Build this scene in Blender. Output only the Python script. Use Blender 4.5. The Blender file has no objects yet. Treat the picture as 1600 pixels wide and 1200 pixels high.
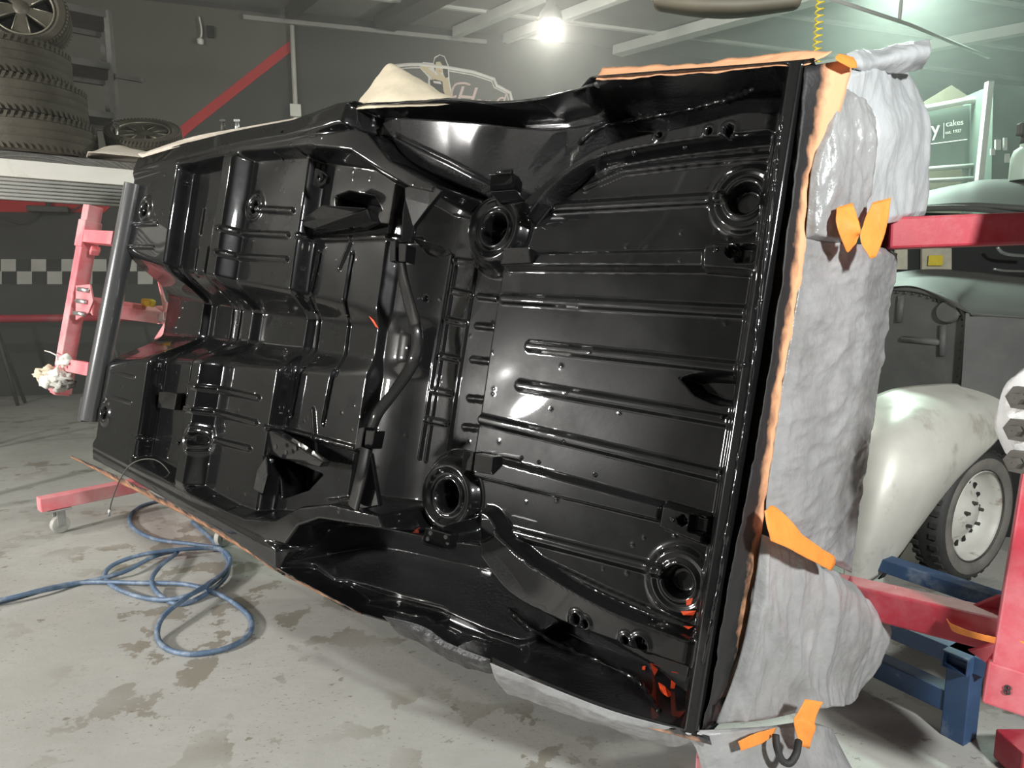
import bpy, math, random
import numpy as np
from mathutils import Vector, Matrix, noise
random.seed(7); np.random.seed(7)
SC = bpy.context.scene
COL = SC.collection

# ------------------------------------------------------------------ camera, world, lights, exposure
CAM = np.array([0.0, 0.0, 1.5]); PITCH = math.radians(8.0); FPX = 1040.0
cd = bpy.data.cameras.new('camera'); cd.sensor_width = 36.0; cd.lens = FPX / 1600 * 36.0; cd.clip_start = 0.02
cam = bpy.data.objects.new('camera', cd); COL.objects.link(cam)
cam.location = CAM; cam.rotation_euler = (math.pi / 2 - PITCH, 0, 0)
SC.camera = cam
W = bpy.data.worlds.new('world'); SC.world = W; W.use_nodes = True
W.node_tree.nodes['Background'].inputs[0].default_value = (0.75, 0.8, 0.85, 1)
W.node_tree.nodes['Background'].inputs[1].default_value = 0.05

def area_light(name, loc, target, size, power, color=(1, 1, 1), shape='DISK', spread=math.pi):
    l = bpy.data.lights.new(name, 'AREA'); l.shape = shape; l.size = size; l.energy = power; l.color = color; l.spread = spread
    o = bpy.data.objects.new(name, l); COL.objects.link(o); o.location = loc
    o.rotation_euler = (Vector(target) - Vector(loc)).to_track_quat('-Z', 'Y').to_euler()
    return o
area_light('work_flood_light', (-5.6, 0.27, 2.06), (0.2, 2.4, 0.8), 0.50, 265, (1.0, 0.98, 0.94))
area_light('second_flood_light', (1.9, -1.0, 2.7), (1.0, 2.5, 0.7), 0.35, 135, (0.97, 1.0, 0.97))
vs = SC.view_settings
vs.view_transform = 'Standard'; vs.look = 'None'; vs.gamma = 1.0; vs.use_curve_mapping = False; vs.exposure = 0.55

# ------------------------------------------------------------------ geometry helpers
def ray(px, py):
    x, y = (px - 800) / FPX, (py - 600) / FPX
    c, s = math.cos(PITCH), math.sin(PITCH)
    return np.array([x, c - y * s, -y * c - s])
def at(px, py, Y):
    """world point seen at that photo position, Y metres in front of the camera"""
    d = ray(px, py); return CAM + d * (Y / d[1])
def on_floor(px, py, z=0.0):
    d = ray(px, py); return CAM + d * ((z - 1.5) / d[2])
def on_plane(px, py, p0, n):
    d = ray(px, py); return CAM + d * (np.dot(np.asarray(p0) - CAM, n) / np.dot(d, n))

class MB:
    def __init__(s): s.v = []; s.f = []
    def add(s, vs, fs):
        b = len(s.v); s.v += [tuple(map(float, p)) for p in vs]; s.f += [tuple(b + i for i in f) for f in fs]; return s
    def box(s, c, size, ax=None):
        c = np.asarray(c, float); ax = np.eye(3) if ax is None else np.asarray(ax, float)
        vs = [c + ax[0] * size[0] * i / 2 + ax[1] * size[1] * j / 2 + ax[2] * size[2] * k / 2 for i in (-1, 1) for j in (-1, 1) for k in (-1, 1)]
        return s.add(vs, [(0, 1, 3, 2), (4, 6, 7, 5), (0, 4, 5, 1), (2, 3, 7, 6), (0, 2, 6, 4), (1, 5, 7, 3)])
    def beam(s, a, b, w, h, up=(0, 0, 1)):
        a = np.asarray(a, float); b = np.asarray(b, float); d = b - a; L = np.linalg.norm(d); d /= L
        up = np.asarray(up, float); sd = np.cross(d, up); sd /= np.linalg.norm(sd); u2 = np.cross(sd, d)
        return s.box((a + b) / 2, (L, w, h), (d, sd, u2))
    def hollow(s, a, b, w, h, t, up=(0, 0, 1)):
        """open rectangular tube"""
        a = np.asarray(a, float); b = np.asarray(b, float); d = b - a; d /= np.linalg.norm(d)
        sd = np.cross(d, up); sd /= np.linalg.norm(sd); u2 = np.cross(sd, d)
        vs = []
        for p in (a, b):
            for (ww, hh) in ((w, h), (w - 2 * t, h - 2 * t)):
                for (i, j) in ((-1, -1), (1, -1), (1, 1), (-1, 1)): vs.append(p + sd * ww / 2 * i + u2 * hh / 2 * j)
        fs = []
        for k in range(4):
            n = (k + 1) % 4
            fs += [(k, n, 8 + n, 8 + k), (4 + n, 4 + k, 12 + k, 12 + n), (n, k, 4 + k, 4 + n), (8 + k, 8 + n, 12 + n, 12 + k)]
        return s.add(vs, fs)
    def tube(s, pts, r, n=10, caps=True, closed=False):
        pts = [np.asarray(p, float) for p in pts]; m = len(pts)
        rs = r if hasattr(r, '__len__') else [r] * m
        b = len(s.v); prev = None
        for i, p in enumerate(pts):
            t = pts[min(i + 1, m - 1)] - pts[max(i - 1, 0)]
            if closed: t = pts[(i + 1) % m] - pts[i - 1]
            t /= (np.linalg.norm(t) + 1e-12)
            if prev is None:
                q = np.cross(t, (0, 0, 1)); 
                if np.linalg.norm(q) < 1e-3: q = np.cross(t, (1, 0, 0))
            else: q = prev - t * np.dot(prev, t)
            q /= np.linalg.norm(q); prev = q; w = np.cross(t, q)
            for k in range(n):
                a = 2 * math.pi * k / n; s.v.append(tuple(p + rs[i] * (q * math.cos(a) + w * math.sin(a))))
        for i in range(m if closed else m - 1):
            j = (i + 1) % m
            for k in range(n):
                l = (k + 1) % n; s.f.append((b + i * n + k, b + i * n + l, b + j * n + l, b + j * n + k))
        if caps and not closed:
            s.f.append(tuple(b + k for k in reversed(range(n)))); s.f.append(tuple(b + (m - 1) * n + k for k in range(n)))
        return s
    def lathe(s, prof, c, axis, n=32, closed=False):
        """profile of (radius, along-axis) pairs turned about the axis"""
        axis = np.asarray(axis, float) / np.linalg.norm(axis); c = np.asarray(c, float)
        q = np.cross(axis, (0, 0, 1)); 
        if np.linalg.norm(q) < 1e-3: q = np.array([1.0, 0, 0])
        q /= np.linalg.norm(q); w = np.cross(axis, q); b = len(s.v); m = len(prof)
        for (r, z) in prof:
            for k in range(n):
                a = 2 * math.pi * k / n; s.v.append(tuple(c + axis * z + r * (q * math.cos(a) + w * math.sin(a))))
        for i in range(m if closed else m - 1):
            j = (i + 1) % m
            for k in range(n):
                l = (k + 1) % n; s.f.append((b + i * n + k, b + i * n + l, b + j * n + l, b + j * n + k))
        return s
    def prism(s, poly, off):
        n = len(poly); off = np.asarray(off, float); a = [np.asarray(p, float) for p in poly]
        return s.add(a + [p + off for p in a], [tuple(reversed(range(n))), tuple(range(n, 2 * n))] + [(i, (i + 1) % n, n + (i + 1) % n, n + i) for i in range(n)])
    def grid(s, G):
        G = np.asarray(G, float); m, n = G.shape[:2]; b = len(s.v)
        s.v += [tuple(p) for p in G.reshape(-1, 3)]
        s.f += [(b + i * n + j, b + i * n + j + 1, b + (i + 1) * n + j + 1, b + (i + 1) * n + j) for i in range(m - 1) for j in range(n - 1)]
        return s
    def build(s, name, mat, parent=None, smooth=False, bevel=0, solid=0, angle=None, seg=2):
        me = bpy.data.meshes.new(name); me.from_pydata(s.v, [], s.f); me.update()
        o = bpy.data.objects.new(name, me); COL.objects.link(o); me.materials.append(mat)
        if smooth: me.shade_smooth()
        if angle: me.set_sharp_from_angle(angle=math.radians(angle))
        if parent is not None: o.parent = parent; o.matrix_parent_inverse = Matrix.Translation(-parent.location)
        if solid:
            md = o.modifiers.new('solid', 'SOLIDIFY'); md.thickness = solid; md.offset = 0
        if bevel:
            md = o.modifiers.new('bevel', 'BEVEL'); md.width = bevel; md.segments = seg; md.limit_method = 'ANGLE'
        return o

def thing(name, label, cat, loc=(0, 0, 0), group=None):
    o = bpy.data.objects.new(name, None); COL.objects.link(o); o.location = loc; o.empty_display_size = 0.1
    return tag(o, label, cat, group)
def tag(o, label, cat, group=None):
    o['label'] = label; o['category'] = cat
    if group: o['group'] = group
    return o
def struct(o): o['kind'] = 'structure'; return o

def spline(P, m):
    """Catmull-Rom resample of control points to m samples (works on any trailing shape)"""
    P = np.asarray(P, float); n = len(P); t = np.linspace(0, n - 1, m); i = np.clip(t.astype(int), 0, n - 2); f = t - i
    f = f.reshape((-1,) + (1,) * (P.ndim - 1))
    g = lambda k: P[np.clip(k, 0, n - 1)]
    p0, p1, p2, p3 = g(i - 1), g(i), g(i + 1), g(i + 2)
    p0 = np.where((i == 0).reshape(f.shape), 2 * p1 - p2, p0); p3 = np.where((i == n - 2).reshape(f.shape), 2 * p2 - p1, p3)
    return 0.5 * (2 * p1 + (p2 - p0) * f + (2 * p0 - 5 * p1 + 4 * p2 - p3) * f ** 2 + (3 * p1 - p0 - 3 * p2 + p3) * f ** 3)
def surf(ctrl, m, n):
    """smooth surface through a grid of 3-D control points"""
    A = spline(np.asarray(ctrl, float), m); return np.swapaxes(spline(np.swapaxes(A, 0, 1), n), 0, 1)
def pxgrid(rows): return [[at(*p) for p in r] for r in rows]
def rumple(G, amp, sc, seed=0, ridged=False, edge=0.0, stretch=(1, 1, 1)):
    """crease a sheet along its own normals with fractal noise"""
    G = np.array(G, float); m, n = G.shape[:2]
    du = np.gradient(G, axis=0); dv = np.gradient(G, axis=1); N = np.cross(du, dv); N /= (np.linalg.norm(N, axis=2, keepdims=True) + 1e-9)
    for i in range(m):
        for j in range(n):
            p = Vector(G[i, j] * np.asarray(stretch)) * sc + Vector((seed * 7.3, seed * 3.1, 0))
            if ridged:
                d = sum((1 - 2 * abs(noise.noise(p * k))) / k for k in (1, 2.1, 4.3)) * 0.6
            else: d = noise.fractal(p, 0.8, 2.1, 4)
            k = 1.0
            if edge: k = min(1, min(i, j, m - 1 - i, n - 1 - j) / edge)
            G[i, j] += N[i, j] * amp * d * k
    return G

# ------------------------------------------------------------------ materials
def mat(name, col, rough=0.5, metal=0.0, coat=0.0, coat_rough=0.05, var=0.0, vscale=6.0, bump=0.0, bscale=40.0, spec=0.5, rvar=0.0, col2=None, mask=None, trans=0.0, alpha=1.0, emit=None, estr=0.0):
    m = bpy.data.materials.new(name); m.use_nodes = True; nt = m.node_tree; b = nt.nodes['Principled BSDF']; L = nt.links
    b.inputs['Base Color'].default_value = (*col, 1); b.inputs['Roughness'].default_value = rough; b.inputs['Metallic'].default_value = metal
    b.inputs['Coat Weight'].default_value = coat; b.inputs['Coat Roughness'].default_value = coat_rough
    b.inputs['Specular IOR Level'].default_value = spec; b.inputs['Transmission Weight'].default_value = trans; b.inputs['Alpha'].default_value = alpha
    if emit: b.inputs['Emission Color'].default_value = (*emit, 1); b.inputs['Emission Strength'].default_value = estr
    tc = nt.nodes.new('ShaderNodeTexCoord')
    def nz(scale, detail=6, rough_=0.6):
        n = nt.nodes.new('ShaderNodeTexNoise'); n.inputs['Scale'].default_value = scale; n.inputs['Detail'].default_value = detail; n.inputs['Roughness'].default_value = rough_
        L.new(tc.outputs['Object'], n.inputs['Vector']); return n
    def ramp(src, a, c, va=0.0, vc=1.0):
        r = nt.nodes.new('ShaderNodeMapRange'); r.inputs['From Min'].default_value = a; r.inputs['From Max'].default_value = c
        r.inputs['To Min'].default_value = va; r.inputs['To Max'].default_value = vc; r.clamp = True
        L.new(src, r.inputs['Value']); return r.outputs[0]
    last = None
    if col2 is not None:
        mx = nt.nodes.new('ShaderNodeMix'); mx.data_type = 'RGBA'
        mx.inputs['A'].default_value = (*col, 1); mx.inputs['B'].default_value = (*col2, 1)
        s, a, c = mask
        L.new(ramp(nz(s, 8, 0.65).outputs['Fac'], a, c), mx.inputs['Factor']); last = mx.outputs['Result']
    if var:
        n = nz(vscale); h = nt.nodes.new('ShaderNodeHueSaturation')
        L.new(ramp(n.outputs['Fac'], 0.25, 0.75, 1 - var, 1 + var), h.inputs['Value'])
        if last is not None: L.new(last, h.inputs['Color'])
        else: h.inputs['Color'].default_value = (*col, 1)
        last = h.outputs['Color']
    if last is not None: L.new(last, b.inputs['Base Color'])
    if rvar: L.new(ramp(nz(vscale * 1.7).outputs['Fac'], 0.3, 0.7, max(0.02, rough - rvar), rough + rvar), b.inputs['Roughness'])
    if bump:
        bn = nt.nodes.new('ShaderNodeBump'); bn.inputs['Strength'].default_value = bump; bn.inputs['Distance'].default_value = 0.01
        L.new(nz(bscale).outputs['Fac'], bn.inputs['Height']); L.new(bn.outputs[0], b.inputs['Normal'])
    return m
M = {}
M['black_gloss'] = mat('wet_black_paint', (0.006, 0.006, 0.0065), 0.30, coat=1.0, coat_rough=0.03, bump=0.012, bscale=55, spec=0.09, rvar=0.05, vscale=5)
M['black_stone'] = mat('black_stoneguard', (0.008, 0.008, 0.009), 0.26, coat=0.7, coat_rough=0.08, bump=1.0, bscale=95, spec=0.25)
M['black_tube'] = mat('black_tube_paint', (0.07, 0.07, 0.073), 0.28, coat=0.8, coat_rough=0.12, bump=0.03, bscale=60)
M['red'] = mat('dusty_red_paint', (0.40, 0.03, 0.05), 0.5, var=0.18, vscale=5, bump=0.05, bscale=80, col2=(0.48, 0.17, 0.19), mask=(2.4, 0.50, 0.72))
M['red_dust'] = mat('dusty_pink_red_paint', (0.78, 0.17, 0.20), 0.55, var=0.15, vscale=5, bump=0.05, bscale=80, col2=(0.70, 0.42, 0.42), mask=(2.4, 0.40, 0.66))
M['blue'] = mat('dusty_blue_paint', (0.035, 0.075, 0.16), 0.5, var=0.2, vscale=8, bump=0.06, bscale=70, col2=(0.25, 0.28, 0.32), mask=(4.0, 0.55, 0.72))
M['tape'] = mat('orange_masking_tape', (0.80, 0.26, 0.045), 0.6, var=0.12, vscale=14, bump=0.25, bscale=60)
M['plastic'] = mat('grey_masking_plastic', (0.29, 0.29, 0.295), 0.27, var=0.25, vscale=5, bump=0.38, bscale=42, col2=(0.17, 0.165, 0.165), mask=(3.2, 0.48, 0.70))
M['plastic_white'] = mat('pale_masking_plastic', (0.44, 0.455, 0.47), 0.25, var=0.18, vscale=5, bump=0.32, bscale=40)
M['plastic_dark'] = mat('dark_oversprayed_plastic', (0.035, 0.035, 0.037), 0.3, var=0.3, vscale=12, bump=0.5, bscale=70, col2=(0.2, 0.2, 0.2), mask=(9, 0.55, 0.72))
M['paper'] = mat('masking_paper', (0.62, 0.55, 0.47), 0.8, var=0.12, vscale=10)
M['cloth'] = mat('cream_cloth', (0.66, 0.58, 0.44), 0.9, var=0.12, vscale=5, bump=0.3, bscale=30)
M['rubber'] = mat('dusty_tyre_rubber', (0.060, 0.052, 0.038), 0.85, var=0.3, vscale=9, bump=0.3, bscale=60)
M['tyre_black'] = mat('black_tyre_rubber', (0.035, 0.034, 0.033), 0.7, var=0.3, vscale=12, bump=0.2, bscale=70)
M['whitewall'] = mat('worn_tyre_sidewall', (0.16, 0.15, 0.135), 0.8, var=0.3, vscale=9, bump=0.2, bscale=60)
M['alloy'] = mat('dusty_dark_alloy', (0.10, 0.09, 0.07), 0.5, metal=0.4, var=0.3, vscale=12)
M['alloy_edge'] = mat('worn_alloy_edge', (0.30, 0.28, 0.22), 0.4, metal=0.6)
M['steel'] = mat('worn_steel', (0.45, 0.45, 0.44), 0.4, metal=0.8, var=0.2, vscale=20)
M['dark_steel'] = mat('dark_grey_steel', (0.07, 0.066, 0.058), 0.6, metal=0.2, var=0.3, vscale=10)
M['hose'] = mat('blue_air_hose', (0.085, 0.135, 0.215), 0.5, var=0.25, vscale=18, bump=0.1, bscale=120, col2=(0.30, 0.34, 0.39), mask=(14, 0.5, 0.75))
M['yellow'] = mat('yellow_plastic', (0.72, 0.56, 0.05), 0.5, var=0.15, vscale=14)
M['white'] = mat('white_painted_metal', (0.70, 0.69, 0.63), 0.55, var=0.06, vscale=4, col2=(0.5, 0.47, 0.4), mask=(5, 0.62, 0.8))
M['shutter'] = mat('ribbed_grey_metal', (0.33, 0.33, 0.31), 0.5, metal=0.3, var=0.15, vscale=5)
M['silver'] = mat('scuffed_silver_paint', (0.66, 0.645, 0.59), 0.40, metal=0.12, var=0.14, vscale=3.5, col2=(0.27, 0.225, 0.16), mask=(4.2, 0.56, 0.80), rvar=0.12, bump=0.05, bscale=25)
M['primer'] = mat('dark_grey_primer', (0.10, 0.10, 0.097), 0.62, var=0.18, vscale=6, col2=(0.13, 0.125, 0.115), mask=(5, 0.55, 0.75))
M['primer_light'] = mat('dusty_grey_primer', (0.075, 0.073, 0.068), 0.6, var=0.15, vscale=3)
M['rim_white'] = mat('rusty_white_rim', (0.58, 0.57, 0.53), 0.45, var=0.12, vscale=10, col2=(0.22, 0.13, 0.07), mask=(9, 0.58, 0.70))
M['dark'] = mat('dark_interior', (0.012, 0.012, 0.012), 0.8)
M['beige'] = mat('beige_bricks', (0.50, 0.46, 0.36), 0.8, var=0.2, vscale=14)
M['wall'] = mat('dark_painted_wall', (0.06, 0.058, 0.053), 0.75, var=0.12, vscale=0.9, bump=0.05, bscale=30)
M['wall_light'] = mat('olive_grey_painted_wall', (0.115, 0.112, 0.094), 0.8, var=0.10, vscale=0.8, bump=0.05, bscale=30)
M['wall_pale'] = mat('pale_painted_wall', (0.55, 0.55, 0.52), 0.75, var=0.1, vscale=0.8)
M['wall_red'] = mat('red_wall_stripe', (0.48, 0.035, 0.035), 0.7, var=0.08, vscale=3)
M['check_white'] = mat('off_white_wall_paint', (0.50, 0.49, 0.45), 0.7, var=0.12, vscale=3)
M['check_black'] = mat('black_wall_paint', (0.03, 0.03, 0.03), 0.7, var=0.2, vscale=5)
M['ceiling'] = mat('grey_roof_sheeting', (0.22, 0.22, 0.20), 0.7, var=0.15, vscale=1.2)
M['beam'] = mat('dark_roof_steel', (0.07, 0.068, 0.06), 0.7, var=0.2, vscale=3)
M['beam_light'] = mat('pale_roof_steel', (0.42, 0.43, 0.40), 0.6, var=0.1, vscale=3)
M['brown'] = mat('dull_brown_paint', (0.12, 0.105, 0.075), 0.6, var=0.25, vscale=4)
M['ink'] = mat('black_ink', (0.02, 0.02, 0.02), 0.7)
M['skin'] = mat('sign_skin_tone', (0.62, 0.52, 0.34), 0.7)
M['hair'] = mat('sign_dark_hair', (0.035, 0.03, 0.028), 0.7)
M['sign_white'] = mat('sign_white', (0.72, 0.70, 0.66), 0.6)
M['sign_pink'] = mat('sign_pale_pink', (0.66, 0.50, 0.47), 0.6)
M['sign_grey'] = mat('sign_grey', (0.13, 0.13, 0.12), 0.7)
M['board'] = mat('grey_green_board', (0.10, 0.13, 0.11), 0.6, var=0.08)
M['bottle'] = mat('pale_green_bottle', (0.55, 0.68, 0.58), 0.4)
M['clear'] = mat('cloudy_clear_plastic', (0.72, 0.72, 0.72), 0.22, trans=0.35, var=0.1, vscale=8, bump=0.3, bscale=50)
M['rubber_grey'] = mat('grey_caster_rubber', (0.40, 0.39, 0.36), 0.7, var=0.15, vscale=20)
M['orange_red'] = mat('orange_red_gloss', (0.80, 0.085, 0.025), 0.35, coat=0.7)
M['lamp_glow'] = mat('lamp_glow', (1, 1, 1), emit=(1.0, 0.97, 0.88), estr=620)
M['tube_glow'] = mat('fluorescent_tube', (1, 1, 1), emit=(0.72, 1.0, 0.82), estr=12)

# ------------------------------------------------------------------ floor material (worn painted concrete)
def floor_material():
    m = bpy.data.materials.new('worn_painted_concrete'); m.use_nodes = True; nt = m.node_tree; L = nt.links; b = nt.nodes['Principled BSDF']
    tc = nt.nodes.new('ShaderNodeTexCoord')
    def nz(scale, detail, rough=0.6, stretch=None, rot=0):
        n = nt.nodes.new('ShaderNodeTexNoise'); n.inputs['Scale'].default_value = scale; n.inputs['Detail'].default_value = detail; n.inputs['Roughness'].default_value = rough
        if stretch:
            mp = nt.nodes.new('ShaderNodeMapping'); mp.inputs['Scale'].default_value = stretch; mp.inputs['Rotation'].default_value = (0, 0, rot)
            L.new(tc.outputs['Object'], mp.inputs['Vector']); L.new(mp.outputs[0], n.inputs['Vector'])
        else: L.new(tc.outputs['Object'], n.inputs['Vector'])
        return n.outputs['Fac']
    def rng(src, a, c, x=0.0, y=1.0):
        r = nt.nodes.new('ShaderNodeMapRange'); r.inputs['From Min'].default_value = a; r.inputs['From Max'].default_value = c
        r.inputs['To Min'].default_value = x; r.inputs['To Max'].default_value = y; L.new(src, r.inputs['Value']); return r.outputs[0]
    def mul(a, c):
        n = nt.nodes.new('ShaderNodeMath'); n.operation = 'MULTIPLY'; L.new(a, n.inputs[0]); L.new(c, n.inputs[1]); return n.outputs[0]
    def mix(fac, a, c):
        n = nt.nodes.new('ShaderNodeMix'); n.data_type = 'RGBA'; L.new(fac, n.inputs['Factor'])
        for k, v in (('A', a), ('B', c)):
            if isinstance(v, tuple): n.inputs[k].default_value = (*v, 1)
            else: L.new(v, n.inputs[k])
        return n.outputs['Result']
    c = mix(rng(nz(1.3, 6), 0.3, 0.7), (0.335, 0.328, 0.308), (0.435, 0.427, 0.402))
    c = mix(rng(nz(9, 6, 0.6, (1, 3.2, 1), 0.5), 0.35, 0.75, 0, 0.35), c, (0.31, 0.30, 0.27))
    # paint worn through to brown-grey concrete: blotches inside wider worn zones
    zone = rng(nz(0.9, 3), 0.42, 0.56)
    c = mix(mul(rng(nz(4.2, 9, 0.62), 0.55, 0.565), zone), c, (0.235, 0.215, 0.18))
    c = mix(rng(nz(11, 7, 0.6), 0.655, 0.665), c, (0.22, 0.20, 0.165))
    c = mix(mul(rng(nz(38, 6, 0.7, (1, 2.2, 1), -0.6), 0.60, 0.63), rng(nz(3, 4), 0.42, 0.58, 0, 0.9)), c, (0.15, 0.135, 0.11))
    c = mix(rng(nz(26, 5, 0.6, (0.35, 5, 1), 0.4), 0.70, 0.73, 0, 0.7), c, (0.17, 0.155, 0.13))
    L.new(c, b.inputs['Base Color'])
    L.new(rng(nz(6, 5), 0.3, 0.7, 0.42, 0.62), b.inputs['Roughness'])
    bn = nt.nodes.new('ShaderNodeBump'); bn.inputs['Strength'].default_value = 0.12; bn.inputs['Distance'].default_value = 0.01
    L.new(nz(50, 8, 0.7), bn.inputs['Height']); L.new(bn.outputs[0], b.inputs['Normal'])
    return m
M['floor'] = floor_material()

# ------------------------------------------------------------------ the shed
WA = math.radians(17.0); WD = np.array([math.cos(WA), math.sin(WA), 0.0]); WN = np.array([math.sin(WA), -math.cos(WA), 0.0]); W0 = np.array([-6.9, 9.5, 0.0])
def on_wall(px, py, proud=0.0): return on_plane(px, py, W0 + WN * proud, WN)
ZU = np.array([0, 0, 1.0])
RD = np.array([-0.673, 1.0, 0.12]); RD /= np.linalg.norm(RD)          # rafters climb away to the left
CN = np.cross(WD, RD); CN /= np.linalg.norm(CN)
def ceil_z(x, y): 
    p = W0 + WD * 5; p = np.array([p[0], p[1], 5.62]); return p[2] - (CN[0] * (x - p[0]) + CN[1] * (y - p[1])) / CN[2]
wl, wr = W0 - WD * 4.5, W0 + WD * 19
corners = [wl, wr, np.array([11.5, -5.0, 0]), np.array([-8.5, -5.0, 0])]
struct(MB().box((1.5, 4, -0.05), (30, 30, 0.1)).build('floor', M['floor']))
tops = [np.array([c[0], c[1], ceil_z(c[0], c[1])]) for c in corners]
struct(MB().prism(tops, (0, 0, 0.1)).build('ceiling', M['ceiling']))
for nm, i, j in (('wall_back', 0, 1), ('wall_right', 1, 2), ('wall_front', 2, 3), ('wall_left', 3, 0)):
    a, b_ = corners[i], corners[j]; d = b_ - a; nn = np.cross(d, ZU); nn /= np.linalg.norm(nn)
    inner = nn if np.dot(nn, np.array([1.5, 4, 0]) - a) < 0 else -nn
    w = struct(MB().prism([a, b_, np.array([*b_[:2], 6.8]), np.array([*a[:2], 6.8])], inner * 0.15).build(nm, M['wall_pale'] if nm == 'wall_left' else M['wall']))
    if nm == 'wall_back': WALL = w
def wall_paint(name, pix, m, t=0.006):
    return MB().prism([on_wall(x, y) for x, y in pix], WN * t).build(name, m, WALL)
wall_paint('painted_panel', [(-60, -30), (462, 26), (455, 66), (278, 203), (140, 312), (-60, 312)], M['wall_light'], 0.004)
wall_paint('painted_stripe', [(-60, 311), (139, 311), (275, 203), (455, 62), (457, 79), (300, 203), (163, 332), (-60, 331)], M['wall_red'], 0.010)
for r in range(2):
    for k in range(-3, 12):
        x0 = 1.6 + k * 23.6 + (1.5 if r else 0); y0, y1 = ((405, 424), (424, 444))[r]
        wall_paint('checker_square', [(x0, y0), (x0 + 23.4, y0), (x0 + 23.4, y1), (x0, y1)], M['check_white'] if (k + r) % 2 == 0 else M['check_black'])
# roof steel
rafters = [((452, 25), 'beam', 0.12), ((600, 41), 'beam', 0.34), ((712, 50), 'beam_light', 0.12), ((790, 72), 'beam_light', 0.1), ((965, 72), 'beam_light', 0.22), ((1240, 105), 'beam_light', 0.16)]
for k, ((px, py), mm, w) in enumerate(rafters):
    p = on_wall(px, py, 0.25); p[2] = ceil_z(p[0], p[1]) - 0.1
    q = p - RD * 9.5
    struct(MB().beam(p, q, w, 0.14).build('trim_%d' % (k + 1), M[mm]))
for k in range(7):
    p = W0 + WN * (1.2 + k * 1.5) - WD * 3; q = p + WD * 21
    p = np.array([p[0], p[1], ceil_z(p[0], p[1]) - 0.02]); q = np.array([q[0], q[1], ceil_z(q[0], q[1]) - 0.02])
    struct(MB().beam(p, q, 0.06, 0.05).build('trim_%d' % (k + 11), M['beam_light']))
# eave strip where wall meets roof
p = on_wall(380, 27, 0.05); q = on_wall(760, 66, 0.05)
struct(MB().beam(p, q, 0.05, 0.06).build('trim_20', M['shutter']))
# conduit on the wall
a = on_wall(456, 40, 0.06); b_ = on_wall(463, 174, 0.06); b_[:2] = a[:2]
cp = thing('wall_conduit', 'pale vertical conduit pipe on the dark wall beside the red stripe', 'conduit', (a[0], a[1], 0))
MB().tube([np.array([a[0], a[1], 0.1]), a], 0.035, 10).build('pipe', M['white'], cp, True)
MB().box(np.array([a[0], a[1], b_[2]]) + WN * 0.03, (0.16, 0.1, 0.18), (WD, WN, ZU)).build('junction_box', M['white'], cp, bevel=0.01)
# ceiling lamp (high-bay) and the green-white fluorescent off the top of the frame
def high_bay(lp, label, power):
    lamp = thing('high_bay_lamp', label, 'lamp', lp)
    MB().lathe([(0.001, -0.07), (0.05, -0.065), (0.085, -0.03), (0.092, 0.02), (0.08, 0.06), (0.001, 0.07)], lp, ZU, 24).build('bulb', M['lamp_glow'], lamp, True)
    MB().lathe([(0.10, 0.05), (0.14, 0.08), (0.12, 0.17), (0.06, 0.24), (0.04, 0.36), (0.001, 0.37)], lp, ZU, 24).build('shade', M['beam_light'], lamp, True)
    MB().tube([lp + ZU * 0.36, np.array([lp[0], lp[1], ceil_z(lp[0], lp[1])])], 0.008, 6).build('rod', M['beam_light'], lamp)
high_bay(at(860, 45, 8.0), 'round glowing high bay lamp hanging from the roof', 260)
high_bay(np.array([-6.2, 2.6, 3.9]), 'added high bay lamp, unseen beyond the left edge near the pale wall', 200)  # extra unseen lamp, added for glints on the panel edges

gp = at(1420, -45, 6.3)
area_light('green_ceiling_light', gp, gp - ZU + np.array([0, .1, 0]), 0.5, 190, (0.74, 1.0, 0.85))

# ------------------------------------------------------------------ the car body shell, underside towards the camera
BO = np.array([-2.0123, 3.7049, 2.1827]); BU = np.array([0.79621295, -0.60336098, -0.04472659])
BV = np.array([-0.15305947, -0.12935649, -0.97971409]); BN = np.cross(BU, BV); BL = 3.40   # BN points into the car
def uv(px, py, h=0.0):
    o = BO - BN * h; P = on_plane(px, py, o, BN) - o; return float(P @ BU), float(P @ BV)
def body(u, v, h=0.0): return BO + BU * u + BV * v - BN * h
def PX(h, pts): return np.array([uv(x, y, h) for x, y in pts])
S = lambda x, a, b: (lambda t: t * t * (3 - 2 * t))(np.clip((x - a) / (b - a), 0, 1))
NU, NV = 860, 420
us = np.linspace(0.0, 3.40, NU)
top_px = [(208, 256), (300, 226), (380, 207), (470, 190), (556, 172), (600, 166), (700, 163), (790, 166), (860, 161), (915, 146), (932, 124), (1100, 112), (1262, 100)]
bot_px = [(132, 706), (220, 752), (300, 798), (380, 846), (432, 884), (480, 918), (560, 952), (640, 975), (700, 1004), (768, 1030), (850, 1066), (960, 1108), (1112, 1152)]
hl = lambda pts: np.array([uv(x, y, -0.04 if x < 500 else -0.085) for x, y in pts])
tp = hl(top_px); bp = hl(bot_px)
vt = np.interp(us, tp[:, 0], tp[:, 1]); vb = np.interp(us, bp[:, 0], bp[:, 1])
ker = np.exp(-np.linspace(-2, 2, 13) ** 2); ker /= ker.sum()
sm = lambda a: np.convolve(np.pad(a, 6, mode='edge'), ker, 'valid')
vt, vb = sm(vt), sm(vb)
tt = np.linspace(0, 1, NV)
UU = np.repeat(us[:, None], NV, 1); VV = vt[:, None] + (vb - vt)[:, None] * tt[None, :]

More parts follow.
